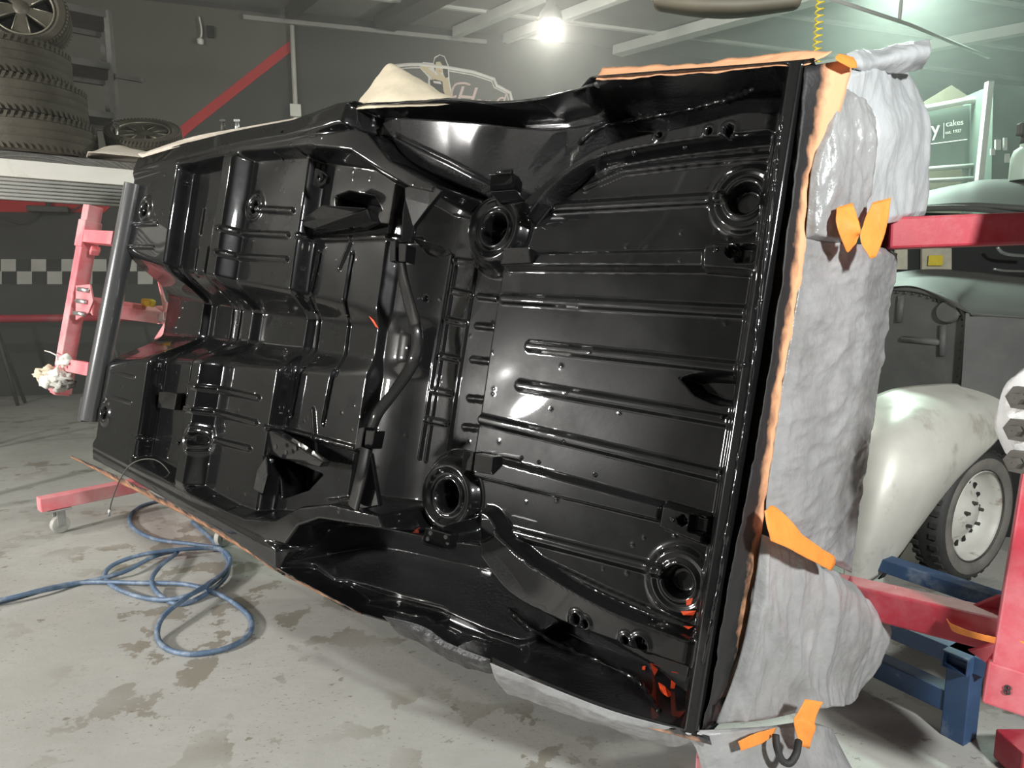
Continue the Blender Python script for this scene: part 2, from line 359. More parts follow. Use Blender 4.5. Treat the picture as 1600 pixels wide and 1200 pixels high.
def seg_dist(a, b):
    d = b - a; L2 = (d * d).sum() + 1e-12
    t = np.clip(((UU - a[0]) * d[0] + (VV - a[1]) * d[1]) / L2, 0, 1)
    return np.hypot(UU - a[0] - t * d[0], VV - a[1] - t * d[1])
def line_dist(pts): return np.min([seg_dist(pts[i], pts[i + 1]) for i in range(len(pts) - 1)], axis=0)
def inside(poly):
    c = np.zeros(UU.shape, bool); n = len(poly)
    for i in range(n):
        (x1, y1), (x2, y2) = poly[i], poly[(i + 1) % n]
        if y1 == y2: continue
        c ^= ((y1 > VV) != (y2 > VV)) & (UU < (x2 - x1) * (VV - y1) / (y2 - y1) + x1)
    return c
def sdf(poly):
    poly = np.asarray(poly); d = line_dist(np.vstack([poly, poly[:1]])); return np.where(inside(poly), d, -d)
def curve(pts, m=40): return spline(np.asarray(pts, float), m)
H = np.zeros_like(UU)
# steps of the floor from toe panel to cargo floor
tun_s = np.interp(UU, [0, 0.5, 1.0, 1.6, 2.05], [0.33, 0.25, 0.205, 0.17, 0.13])
tun_d = np.interp(UU, [0, 0.5, 1.0, 1.5, 2.0, 2.2], [0.27, 0.235, 0.20, 0.135, 0.085, 0.0])
tv = np.abs(VV - 0.785) / tun_s
tun = (1 - S(tv, 0.30, 1.0)) * (1 - S(UU, 1.93, 2.17))
base = -0.085 * S(UU, 0.445, 0.468) + 0.108 * S(UU, 0.84, 0.915) - 0.083 * S(UU, 0.975, 1.03) - 0.075 * S(UU, 1.43, 1.462)
base += -0.05 * S(UU, 1.895, 1.94) - 0.055 * S(UU, 1.93, 2.18)
H = base * (1 - 0.55 * tun) - tun_d * tun
stepu = uv(788, 430, -0.21)[0]
H += 0.055 * S(UU, stepu - 0.012, stepu + 0.012)
HR = -0.185                                                     # level of the cargo floor
def bead(pts, w, hgt, soft=0.45):
    global H
    H += hgt * (1 - S(line_dist(np.asarray(pts)), w * soft, w))
def plate(poly, level, e=0.012, blend=1.0):
    global H
    k = S(sdf(poly), 0, e) * blend; H = H * (1 - k) + level * k
def ring(c, r, hgt, w, hole=0.0, depth=0.03):
    global H
    d = np.hypot(UU - c[0], VV - c[1]); H += hgt * np.exp(-((d - r) / w) ** 2)
    if hole: H -= depth * (1 - S(d, hole * 0.8, hole))
# toe panel: pressed oblongs and drain ring
for vv in (0.34, 0.46, 1.13, 1.26): bead([(0.06, vv), (0.33, vv)], 0.012, 0.006)
for (x, y) in ((228, 328), (165, 645)): c = uv(x, y); ring(c, 0.05, 0.012, 0.018, 0.035, 0.02)
# strip between the two cross members: long pressings
for vv in (0.25, 0.45): bead([(0.60, vv), (0.60, vv + 0.12)], 0.018, 0.008)
for a in ((0.70, 0.72), (0.78, 0.80)): bead([(a[0], 0.44), (a[1], 1.26)], 0.012, 0.010)
# front footwells: ribs, ring with centre hole
hp = -0.06
for pts in ([(402, 327), (457, 330)], [(366, 364), (450, 368)], [(362, 401), (448, 406)], [(312, 602), (404, 622)], [(309, 637), (400, 661)], [(338, 688), (390, 701)]):
    bead(PX(hp, pts), 0.016, 0.013)
for (x, y) in ((392, 324), (319, 684)):
    c = uv(x, y, hp); c = (c[0] + 0.035, c[1]); ring(c, 0.058, 0.008, 0.010); ring(c, 0.036, 0.010, 0.008, 0.028, 0.03)
# rear footwells: two ribs across, running over the tunnel, and a crease at each side
hq = -0.135
for pts in ([(500, 395), (495, 420), (479, 482)], [(551, 397), (536, 488)], [(469, 576), (455, 650)], [(521, 580), (505, 662)]):
    bead(PX(hq, pts), 0.014, -0.016)
c1 = PX(hq, [(500, 395), (479, 482)]).mean(0)[0]; c2 = PX(hq, [(551, 397), (536, 488)]).mean(0)[0]
for cu in (c1, c2): bead([(cu, 0.64), (cu + 0.01, 0.93)], 0.014, -0.012)
for pts in ([(486, 375), (640, 369)], [(438, 669), (560, 702)]): bead(PX(hq, pts), 0.014, 0.012)
for pts in ([(551, 372), (531, 420)], [(490, 640), (494, 712)]): bead(PX(hq, pts), 0.012, 0.010)
# heelboard/axle arch: ladder pressings
for k, (x0, y0, x1, y1) in enumerate([(712, 407, 742, 411), (708, 455, 735, 461), (699, 500, 727, 506), (689, 556, 716, 562), (677, 610, 704, 615), (668, 656, 697, 662)]):
    bead(PX(-0.235, [(x0, y0), (x1, y1)]), 0.014, 0.009)
for pts in ([(712, 405), (664, 720)], [(743, 410), (697, 716)], [(706, 400), (655, 716)]): bead(PX(-0.235, pts), 0.009, 0.008)
for y0, x0 in ((466, 775), (512, 772), (565, 765), (625, 760), (670, 752)): bead(PX(-0.235, [(x0 - 28, y0 - 3), (x0, y0)]), 0.012, 0.010)
# cargo floor ribs
for pts in ([(870, 325), (1128, 311)], [(788, 467), (1182, 489)], [(828, 541), (1166, 577)], [(812, 602), (1148, 660)], [(752, 655), (1135, 746)], [(778, 826), (1035, 892)]):
    bead(PX(HR, pts), 0.021, 0.014, 0.35)
for (x, y) in ((1165, 312), (1063, 908)):
    c = uv(x, y, HR); ring(c, 0.078, 0.014, 0.016); ring(c, 0.05, 0.016, 0.012, 0.042, 0.035)
ov = curve(PX(HR, [(1060, 590), (1085, 583), (1120, 583), (1146, 586), (1150, 605), (1146, 632), (1120, 634), (1085, 620)]), 40); H -= 0.07 * S(sdf(np.vstack([ov])), 0, 0.022)
# two straight rails on the cargo floor
plate(PX(HR + .03, [(784, 393), (1188, 384), (1192, 424), (786, 421)]), HR + 0.04, 0.014)
plate(PX(HR + .03, [(742, 706), (1040, 786), (1034, 820), (738, 748)]), HR + 0.04, 0.014)
plate(PX(HR + .03, [(1100, 381), (1200, 376), (1202, 432), (1098, 424)]), HR + 0.05, 0.010)
plate(PX(HR + .03, [(1036, 783), (1112, 805), (1104, 856), (1028, 826)]), HR + 0.05, 0.010)
for (x, y, s_) in ((1143, 393, 0.016), (1165, 396, 0.024), (1066, 813, 0.014), (1091, 821, 0.024)):
    c = uv(x, y, HR + .05); d = np.maximum(np.abs(UU - c[0]), np.abs(VV - c[1])) if s_ > 0.02 else np.hypot(UU - c[0], VV - c[1]); H -= 0.035 * (1 - S(d, s_ * 0.85, s_))
# outer sills and rear quarters: rolled lips either side
dt = VV - vt[:, None]; db = vb[:, None] - VV
# curved chassis rails along the sides
rail_t = PX(0.0, [(208, 272), (300, 262), (380, 245), (480, 238), (545, 246), (590, 276), (640, 306), (700, 318), (770, 312), (775, 297), (680, 276), (615, 240), (578, 198), (560, 190), (470, 206), (380, 222), (208, 268)])
rail_b = PX(0.0, [(140, 692), (215, 732), (300, 772), (385, 800), (430, 803), (468, 782), (520, 776), (600, 794), (690, 806), (742, 850), (735, 868), (660, 850), (560, 832), (500, 822), (470, 832), (448, 862), (400, 846), (300, 795), (215, 747), (135, 700)])
sill_t = 1 - S(dt, 0.09, 0.13); sill_b = 1 - S(db, 0.09, 0.13); fr = 1 - S(UU, 1.70, 1.78)
H = H * (1 - fr * sill_t) + fr * sill_t * (0.012 - 0.2 * np.clip(0.07 - dt, 0, 1))
H = H * (1 - fr * sill_b) + fr * sill_b * (0.012 - 0.2 * np.clip(0.07 - db, 0, 1))
plate(rail_t, 0.005, 0.03); plate(rail_b, 0.005, 0.03)
# dark pockets beside the rails
plate(PX(-0.05, [(498, 296), (520, 288), (560, 296), (572, 318), (560, 330), (498, 324)]), -0.26, 0.02)
plate(PX(-0.05, [(408, 712), (440, 726), (478, 742), (455, 768), (412, 782)]), -0.26, 0.02)
# wheel houses: deep bowls between rail and outer lip
wh_t = curve(PX(-0.01, [(560, 176), (575, 192), (604, 240), (680, 275), (762, 296), (800, 300), (850, 272), (885, 240), (918, 205), (930, 150), (900, 152), (850, 164), (780, 168), (690, 166), (600, 168)]), 70)
wh_b = curve(PX(-0.01, [(440, 880), (452, 858), (482, 828), (530, 826), (600, 840), (660, 853), (736, 872), (792, 944), (820, 962), (812, 1020), (780, 1028), (700, 1000), (640, 972), (560, 948), (490, 920)]), 70)
for wh in (wh_t, wh_b):
    k = sdf(wh); H = H * (1 - S(k, 0, 0.016)) + S(k, 0, 0.016) * (-0.10 - 0.30 * np.sqrt(np.clip(k / 0.16, 0, 1)))
WHT, WHB = sdf(wh_t), sdf(wh_b)
k = S(WHT, 0, 0.016); kr = S(UU, 2.25, 2.75)
H = H * (1 - k) + k * (-0.045 - (0.37 * (1 - kr) + 1.1 * kr) * np.clip(dt - 0.02, 0, 1) - 0.12 * (UU - 1.9) - 0.05 * (1 - S(UU, 1.75, 1.95)) - 0.02 * S(line_dist(PX(-0.1, [(622, 214), (690, 246), (762, 284)])), 0.01, 0.0))
# rear quarter troughs outside the curved rear rails
tq = PX(-0.10, [(925, 132), (1000, 130), (1200, 118), (1248, 128), (1236, 168), (1165, 158), (1080, 178), (960, 205), (912, 222)])
bq = PX(-0.10, [(780, 1020), (830, 968), (900, 995), (1000, 1050), (1060, 1100), (1100, 1120), (1098, 1140), (960, 1100), (850, 1058)])
plate(tq, -0.34, 0.05); plate(bq, -0.34, 0.05)
# curved rear rails
plate(curve(PX(-0.12, [(795, 322), (838, 285), (890, 246), (950, 214), (1080, 184), (1170, 162), (1232, 174), (1230, 206), (1140, 218), (1000, 238), (920, 258), (860, 300), (820, 348)]), 60), -0.125, 0.02)
plate(curve(PX(-0.12, [(742, 790), (765, 800), (800, 852), (870, 900), (960, 948), (1110, 1010), (1108, 1060), (980, 1020), (870, 978), (790, 934), (742, 872)]), 60), -0.125, 0.02)
bead(PX(-0.125, [(900, 285), (960, 258), (1080, 243), (1190, 232)]), 0.012, 0.012)
bead(PX(-0.125, [(776, 832), (830, 880), (930, 928), (1095, 1002)]), 0.012, 0.012)
for (x, y, r) in ((1138, 203, 0.014), (1108, 205, 0.008), (1030, 211, 0.008), (900, 968, 0.014), (914, 975, 0.010), (1000, 1008, 0.020), (977, 1001, 0.010)):
    c = uv(x, y, -0.125); ring(c, r + 0.006, 0.004, 0.006, r, 0.04)
# spring towers: dished rings either side of the axle arch
for (x, y) in ((705, 774), (778, 360)):
    c = uv(x, y, -0.2); d = np.hypot(UU - c[0], VV - c[1])
    k = 1 - S(d, 0.135, 0.165); H = H * (1 - k) + k * (-0.215 + 0.05 * np.exp(-((d - 0.105) / 0.03) ** 2) + 0.035 * np.exp(-((d - 0.06) / 0.014) ** 2) - 0.06 * (1 - S(d, 0.038, 0.048)))
# rear valance: raised rolled edge at the tail
H = H * (1 - S(UU, 3.285, 3.31)) + S(UU, 3.285, 3.31) * (-0.135 + 0.09 * S(UU, 3.31, 3.345))
H -= 0.12 * S(UU, 3.365, 3.40) ** 2
# outer lips roll back
edge = np.minimum(dt, db); lip = 1 - S(edge, 0.012, 0.022)
H = H * (1 - lip) + lip * np.where(UU < 1.75, 0.0, np.where(UU < 2.72, -0.03, -0.045))
H -= 0.035 * (1 - S(edge, 0.0, 0.008))
# plug holes, dimples and drips of paint
rng_ = np.random.RandomState(3)
for (x, y, h0, r) in ((252, 690, 0, .012), (214, 684, 0, .012), (262, 430, 0, .014), (328, 420, 0, .016), (299, 574, 0, .013), (272, 700, 0, .012), (318, 778, 0.01, .01), (352, 795, 0.01, .008), (460, 232, 0.01, .01), (421, 237, 0.01, .01), (240, 548, 0, .012), (440, 205, .01, .008), (660, 465, -.2, .012), (292, 763, .01, .01)):
    c = uv(x, y, h0); d = np.hypot(UU - c[0], VV - c[1]); H -= 0.025 * (1 - S(d, r * 0.7, r))
for _ in range(170):
    c = (rng_.uniform(0.1, 3.3), rng_.uniform(0.0, 1.6)); r = rng_.uniform(0.003, 0.007)
    i0, i1 = np.searchsorted(us, [c[0] - 0.03, c[0] + 0.03]); 
    d2 = (UU[i0:i1] - c[0]) ** 2 + (VV[i0:i1] - c[1]) ** 2; H[i0:i1] += rng_.uniform(0.0008, 0.0024) * np.exp(-d2 / r ** 2)
H += 0.0016 * np.sin(UU * 9.1 + 2 * np.sin(VV * 7)) * np.cos(VV * 8.3 + 1.5 * np.sin(UU * 5))      # slight panel waviness
# ---- to world, normals, split into panels
PW = BO + UU[..., None] * BU + VV[..., None] * BV - H[..., None] * BN
du = np.gradient(PW, axis=0); dv = np.gradient(PW, axis=1); NW = np.cross(dv, du); NW /= np.linalg.norm(NW, axis=2, keepdims=True)
if (NW[400, 200] @ -BN) < 0: NW = -NW
car = thing('car_body_shell', 'upturned car body shell with wet gloss black underside on red rotisserie', 'car body', tuple(body(1.7, 1.6, -0.4) * [1, 1, 0] + [0, 0, 0.4]))
cu = 0.5 * (UU[:-1, :-1] + UU[1:, 1:]); cv = 0.5 * (VV[:-1, :-1] + VV[1:, 1:]); ce = edge[:-1, :-1]; cdt = dt[:-1, :-1]; cdb = db[:-1, :-1]
reg = np.full(cu.shape, 5)                                       # cargo floor
reg[cu < stepu] = 4; reg[cu < 1.93] = 3; reg[cu < 1.45] = 2; reg[cu < 1.0] = 1; reg[cu < 0.457] = 0
reg[(cdt < 0.11) & (cu < 1.74)] = 6; reg[(cdb < 0.11) & (cu < 1.74)] = 7
reg[(cdt < 0.10) & (cu > 2.6)] = 10; reg[(cdb < 0.10) & (cu > 2.6)] = 11
reg[WHT[:-1, :-1] > 0] = 8; reg[WHB[:-1, :-1] > 0] = 9
reg[cu > 3.30] = 12
names = ['toe_panel', 'cross_member', 'front_footwell', 'rear_footwell', 'axle_arch', 'cargo_floor', 'sill', 'sill', 'wheel_arch', 'wheel_arch', 'quarter_panel', 'quarter_panel', 'rear_valance']
idx = np.arange(NU * NV).reshape(NU, NV)
quads = np.stack([idx[:-1, :-1], idx[:-1, 1:], idx[1:, 1:], idx[1:, :-1]], -1)
def panel(name, sel, m):
    q = quads[sel]; used, inv = np.unique(q, return_inverse=True); q = inv.reshape(-1, 4)
    me = bpy.data.meshes.new(name); P = PW.reshape(-1, 3)[used]
    me.vertices.add(len(P)); me.vertices.foreach_set('co', P.ravel())
    me.loops.add(q.size); me.loops.foreach_set('vertex_index', q.ravel().astype(np.int32))
    me.polygons.add(len(q)); me.polygons.foreach_set('loop_start', np.arange(0, q.size, 4, dtype=np.int32))
    me.update(calc_edges=True); me.validate(); me.shade_smooth()
    me.normals_split_custom_set_from_vertices(NW.reshape(-1, 3)[used])
    o = bpy.data.objects.new(name, me); COL.objects.link(o); me.materials.append(m)
    o.parent = car; o.matrix_parent_inverse = Matrix.Translation(-car.location)
    return o
for r in range(13):
    if (reg == r).any(): panel(names[r], reg == r, M['black_stone'] if r in (8, 9, 10, 11) else M['black_gloss'])

# ---- fittings welded to the underside
_d = PW - CAM; _c, _s = math.cos(PITCH), math.sin(PITCH); _f = _d[..., 1] * _c - _d[..., 2] * _s; _y = -(_d[..., 2] * _c + _d[..., 1] * _s)
PPX, PPY = 800 + FPX * _d[..., 0] / _f, 600 + FPX * _y / _f
def surf_h(px, py):
    """height of the panel surface that shows at that photo position"""
    m = (np.abs(PPX - px) < 3.5) & (np.abs(PPY - py) < 3.5)
    if not m.any(): return -0.1
    return float(H[m][np.argmin(_f[m])])
def BP(px, py, h): u, v = uv(px, py, h); return body(u, v, h)
def plate_px(name, pts, t=0.012, m=None, bevel=0.004, parent=None):
    """a welded plate: corners given as photo position and height above the floor pan plane"""
    return MB().prism([BP(*p) for p in pts], BN * t).build(name, m or M['black_gloss'], parent or car, bevel=bevel)
def ribbon(name, pts, w, t, m, parent):
    P = [BP(*p) for p in pts]; P = spline(P, len(pts) * 8); G = []
    for i in range(len(P)):
        d = P[min(i + 1, len(P) - 1)] - P[max(i - 1, 0)]; d /= np.linalg.norm(d); s_ = np.cross(d, BN); s_ /= np.linalg.norm(s_)
        n = np.cross(s_, d); ww = w if not hasattr(w, '__len__') else np.interp(i / (len(P) - 1), np.linspace(0, 1, len(w)), w)
        G.append([P[i] - s_ * ww / 2 * math.cos(a) + n * t * math.sin(a) * (1.0 if a < 3.2 else 0.3) for a in np.linspace(0, 2 * math.pi, 17)])
    return MB().grid(G).build(name, m, parent, True, angle=40)
strap = ribbon('cross_strap', [(626, 410, 0.0), (630, 440, -0.03), (640, 478, -0.08), (650, 512, -0.115), (651, 545, -0.115), (640, 575, -0.10), (615, 612, -0.05), (590, 645, -0.01), (578, 675, 0.01)], [0.035, 0.05, 0.055, 0.05, 0.06, 0.06, 0.05, 0.05, 0.045], 0.018, M['black_gloss'], car)
plate_px('gusset', [(632, 293, 0.0), (645, 288, .0), (671, 288, .0), (691, 297, .0), (671, 321, -.01), (646, 353, -.02), (643, 371, -.02), (641, 379, -.02), (626, 379, .0), (628, 332, .0), (632, 310, .0)], 0.02)
plate_px('gusset', [(566, 704, 0.012), (578, 708, .012), (592, 790, -.02), (560, 797, -.02), (547, 790, .0), (556, 752, .012)], 0.02)
ribbon('strap_end', [(572, 700, 0.03), (563, 745, 0.03), (551, 792, 0.015)], 0.055, 0.02, M['black_gloss'], car)
plate_px('tie_arm', [(643, 371, 0.02), (671, 378, 0.01), (700, 388, -.03), (705, 396, -.05), (687, 404, -.085), (668, 398, -.06)], 0.008)
for (poly, nm) in (([(609, 376, .03), (619, 375, .03), (618, 407, .01), (608, 409, .01)], 'strap_bracket'), ([(622, 380, .04), (635, 381, .04), (633, 409, .01), (622, 409, .01)], 'strap_bracket'),
                   ([(560, 669, .05), (570, 667, .05), (564, 700, .02), (553, 702, .02)], 'strap_bracket'), ([(571, 672, .055), (586, 673, .055), (581, 701, .02), (568, 702, .02)], 'strap_bracket')):
    plate_px(nm, poly, 0.05)
hg = plate_px('spring_hanger', [(664, 824, 0.05), (706, 836, 0.05), (702, 860, -0.02), (659, 847, -0.02)], 0.035)
for (x, y, h) in ((672, 833, .03), (668, 842, .0), (696, 839, .03), (699, 848, 0.0)):
    c = BP(x, y, h + 0.012); MB().lathe([(0.001, 0), (0.007, 0), (0.007, 0.006), (0.001, 0.006)], c, BN, 12).build('bolt_hole', M['dark'], hg)
plate_px('hanger_flange', [(658, 850, 0.0), (688, 858, 0.0), (687, 862, -.03), (658, 854, -.03)], 0.01)
plate_px('rail_bracket', [(742, 708, -.10), (772, 714, -.10), (769, 742, -.14), (738, 737, -.14)], 0.05)
plate_px('rail_bracket', [(724, 703, -.12), (740, 706, -.11), (737, 737, -.15), (720, 735, -.15)], 0.05)
plate_px('rail_bracket', [(786, 388, -.10), (826, 386, -.10), (829, 412, -.135), (781, 414, -.135)], 0.05)
hg2 = plate_px('spring_hanger', [(766, 272, 0.03), (800, 269, 0.03), (806, 280, 0.0), (804, 296, -0.03), (764, 299, -0.03)], 0.04)
MB().tube([BP(766, 270, .045), BP(800, 268, .045)], 0.008, 8).build('flange_bead', M['black_gloss'], hg2, True)
plate_px('hanger_flange', [(764, 299, -.02), (806, 296, -.02), (818, 312, -.06), (780, 318, -.06)], 0.02)
plate_px('bracket', [(805, 318, -.06), (818, 314, -.06), (822, 330, -.1), (808, 336, -.1)], 0.03)
tb = plate_px('torque_box', [(487, 359, -.05), (574, 326, -.0), (580, 344, -.04), (560, 353, -.06), (490, 366, -.10)], 0.05)
plate_px('torque_box', [(462, 349, -.08), (503, 320, -.01), (575, 325, -.005), (560, 332, -.03), (490, 358, -.06)], 0.03)
tb2 = plate_px('torque_box', [(402, 682, -.09), (424, 672, -.06), (437, 678, -.03), (505, 722, .0), (500, 730, -.02), (440, 717, -.06), (412, 705, -.1)], 0.04)
for (x, y) in ((430, 698), (461, 701), (477, 708), (446, 707)): MB().lathe([(0.001, 0), (0.009, 0), (0.009, 0.006), (0.001, 0.006)], BP(x, y, -0.025), BN, 12).build('bolt_hole', M['dark'], tb2)
ear = plate_px('shock_mount', [(492, 262, .02), (504, 267, .02), (511, 274, .02), (508, 286, .0), (498, 293, -.02), (489, 288, -.02)], 0.02)
MB().lathe([(0.008, -0.012), (0.017, -0.010), (0.019, 0), (0.001, 0.002)], BP(502, 278, .016), BN, 16).build('stud', M['black_gloss'], ear, True)
plate_px('rail_clip', [(263, 612, -.03), (276, 615, -.03), (272, 641, -.05), (246, 637, -.05), (248, 612, -.03)], 0.03)
plate_px('gusset', [(401, 735, -.03), (415, 712, -.02), (418, 742, -.04), (410, 772, -.06), (395, 765, -.06)], 0.02)
# bumper brackets and screw heads on the rails
for (x, y, h) in ((1118, 390, -.13), (1188, 470, -.17), (1185, 480, -.17), (1160, 570, -.17), (1128, 652, -.17), (1125, 738, -.17), (1050, 812, -.13), (990, 238, -.12), (1070, 230, -.12), (945, 240, -.12), (880, 690, -.17), (930, 742, -.14), (815, 715, -.14), (842, 722, -.14), (655, 466, -.2)):
    MB().lathe([(0.001, -0.006), (0.006, -0.005), (0.008, 0.0), (0.008, 0.008)], BP(x, y, surf_h(x, y)), BN, 10).build('screw_head', M['black_gloss'], car, True)
# lumpy seam sealer
def sealer(pts, r, h):
    P = spline([BP(x, y, surf_h(x, y)) for x, y in pts], 90); rs = [r * (0.7 + 0.7 * abs(noise.noise(Vector(p) * 60))) for p in P]
    P = [p + BN * 0.006 * noise.noise(Vector(p) * 45) + BV * 0.006 * noise.noise(Vector(p) * 50 + Vector((5, 0, 0))) for p in P]
    return MB().tube(P, rs, 7).build('seam_sealer', M['black_gloss'], car, True)
sealer([(905, 226), (935, 200), (1000, 186), (1090, 168), (1150, 150), (1175, 140)], 0.009, -0.115)
sealer([(795, 952), (835, 985), (900, 1018), (960, 1044), (1000, 1068), (1030, 1112)], 0.009, -0.115)
sealer([(1207, 300), (1192, 430), (1176, 580), (1158, 700), (1138, 820), (1120, 930), (1098, 1040)], 0.007, -0.165)
sealer([(1222, 180), (1214, 240), (1208, 300)], 0.006, -0.13)
# small orange-red patches laid over the black panels
def patch_paint(pts, h, lift=0.004):
    P = [BP(x, y, surf_h(x, y)) for x, y in pts]; return MB().prism([p - BN * 0.002 for p in P], BN * 0.003).build('orange_patch', M['orange_red'], car)
for pts, h in (([(1016, 1036), (1031, 1041), (1027, 1052), (1023, 1056), (1019, 1046)], -.12), ([(1050, 1049), (1060, 1051), (1054, 1076), (1048, 1075)], -.12), ([(1029, 1066), (1040, 1073), (1052, 1086), (1044, 1089), (1032, 1080)], -.12),
               ([(1064, 955), (1088, 954), (1084, 961), (1068, 961)], -.165), ([(1068, 978), (1083, 979), (1076, 983)], -.165), ([(1072, 937), (1083, 934), (1080, 944), (1073, 946)], -.165),
               ([(577, 494), (584, 500), (592, 513), (588, 511)], -.13), ([(648, 829), (656, 824), (654, 833), (645, 832)], 0.0), ([(1004, 1041), (1009, 1040), (1008, 1047), (1004, 1046)], -.12)):
    patch_paint(pts, h, 0.012)
# masked upper shell behind the pan
G = []
for u in np.linspace(0.12, 3.36, 30):
    a_, b_ = np.interp(u, us, vt), np.interp(u, us, vb); kk = 0.55 + 0.45 * S(u, 0.2, 1.3)
    sec = [(a_ + .004, .07), (a_ + .002, .28), (a_ + .03, .55), (a_ + .13, .85), (a_ + .27, 1.12), (.5, 1.2), (.8, 1.22), (1.1, 1.2), (b_ - .27, 1.12), (b_ - .13, .85), (b_ - .03, .55), (b_ - .002, .28), (b_ - .004, .07)]
    G.append([body(u, v, -(d * kk if i_ not in (0, 1, 38, 39) else d)) for i_, (v, d) in enumerate(spline(sec, 40))])
MB().grid(rumple(np.array(G), 0.004, 6)).build('masked_shell', M['plastic'], car, True, solid=0.004)

# ------------------------------------------------------------------ masking tape and plastic on the shell
def overspray_tape():
    m = mat('oversprayed_tape', (0.78, 0.36, 0.17), 0.6, bump=0.25, bscale=60); nt = m.node_tree; L = nt.links; b = nt.nodes['Principled BSDF']
    a = nt.nodes.new('ShaderNodeAttribute'); a.attribute_name = 'overspray'
    tc = nt.nodes.new('ShaderNodeTexCoord'); n = nt.nodes.new('ShaderNodeTexNoise'); n.inputs['Scale'].default_value = 22; n.inputs['Detail'].default_value = 8
    L.new(tc.outputs['Object'], n.inputs['Vector'])
    ad = nt.nodes.new('ShaderNodeMath'); ad.operation = 'MULTIPLY_ADD'; L.new(n.outputs['Fac'], ad.inputs[0]); ad.inputs[1].default_value = 0.9; 
    sb = nt.nodes.new('ShaderNodeMath'); sb.operation = 'SUBTRACT'; L.new(a.outputs['Fac'], sb.inputs[0]); sb.inputs[1].default_value = 0.45; L.new(sb.outputs[0], ad.inputs[2])
    r = nt.nodes.new('ShaderNodeMapRange'); r.inputs['From Min'].default_value = 0.2; r.inputs['From Max'].default_value = 0.75; L.new(ad.outputs[0], r.inputs['Value'])
    mx = nt.nodes.new('ShaderNodeMix'); mx.data_type = 'RGBA'; mx.inputs['A'].default_value = (0.80, 0.40, 0.22, 1); mx.inputs['B'].default_value = (0.012, 0.012, 0.013, 1)
    L.new(r.outputs[0], mx.inputs['Factor']); L.new(mx.outputs['Result'], b.inputs['Base Color'])
    return m
M['tape_over'] = overspray_tape()
def strip(name, left, right, m, n=60, k=9, rum=0.004, over=None, solid=0.002):
    """tape strip between two edges given as 3-D points; `over` is the overspray amount across it"""
    A, B = spline(left, n), spline(right, n); t = np.linspace(0, 1, k)
    G = A[:, None] * (1 - t)[None, :, None] + B[:, None] * t[None, :, None]
    G = rumple(G, rum, 14)
    o = MB().grid(G).build(name, m, None, True, solid=solid)
    if over is not None:
        at_ = o.data.attributes.new('overspray', 'FLOAT', 'POINT')
        w = np.array([[over(i / (n - 1), j / (k - 1)) for j in range(k)] for i in range(n)]); at_.data.foreach_set('value', w.ravel())
    return o
BE = lambda x, y: BP(x, y, -0.05)
def deep(x, y, d): return BP(x, y, -d)
Lp = [(1258, 104), (1250, 200), (1238, 300), (1226, 400), (1212, 500), (1196, 600), (1180, 700), (1164, 790), (1146, 880), (1132, 960), (1116, 1050), (1098, 1138)]
Rp = [(1334, 92), (1303, 200), (1268, 300), (1257, 400), (1241, 500), (1222, 600), (1208, 700), (1197, 780), (1184, 870), (1171, 950), (1149, 1050), (1112, 1142)]
tape_rear = strip('masking_tape_strip', [BE(*p) for p in Lp], [deep(x, y, 0.17) for x, y in Rp], M['tape_over'], 90, 13, 0.006, lambda a, b: max(0, 1.35 - b * (1.9 - 0.9 * a)) + 0.25 * a - 0.05)
tag(tape_rear, 'long orange tape strip with black overspray down the shell\'s tail edge', 'tape')
tape_top = strip('masking_tape_strip', [BE(*p) for p in [(932, 127), (1000, 121), (1100, 113), (1200, 104), (1262, 102)]], [deep(x, y, 0.10) for x, y in [(942, 106), (1000, 104), (1100, 97), (1220, 83), (1300, 80)]], M['tape_over'], 60, 7, 0.006, lambda a, b: 0.35 - b)
tag(tape_top, 'pale orange tape strip along the top rear edge of the shell', 'tape')
tape_bot = strip('masking_tape_strip', [BE(*p) for p in [(768, 1026), (850, 1064), (960, 1106), (1108, 1150)]], [deep(x, y, 0.04) for x, y in [(768, 1046), (850, 1080), (960, 1122), (1112, 1164)]], M['tape_over'], 60, 7, 0.006, lambda a, b: 0.95 - 0.4 * b)
tag(tape_bot, 'blackened orange tape along the lower rear edge above the floor', 'tape')
tape_sill = strip('masking_tape_strip', [BP(x, y, 0.0) for x, y in [(112, 712), (200, 752), (300, 803), (380, 852), (432, 888), (560, 956)]], [BP(x, y, -.03) for x, y in [(110, 714), (198, 760), (300, 811), (382, 860), (438, 896), (565, 960)]], M['tape_over'], 60, 5, 0.004, lambda a, b: 0.75 - 0.35 * b)
tag(tape_sill, 'thin orange tape edging the lower sill near the blue hose', 'tape')

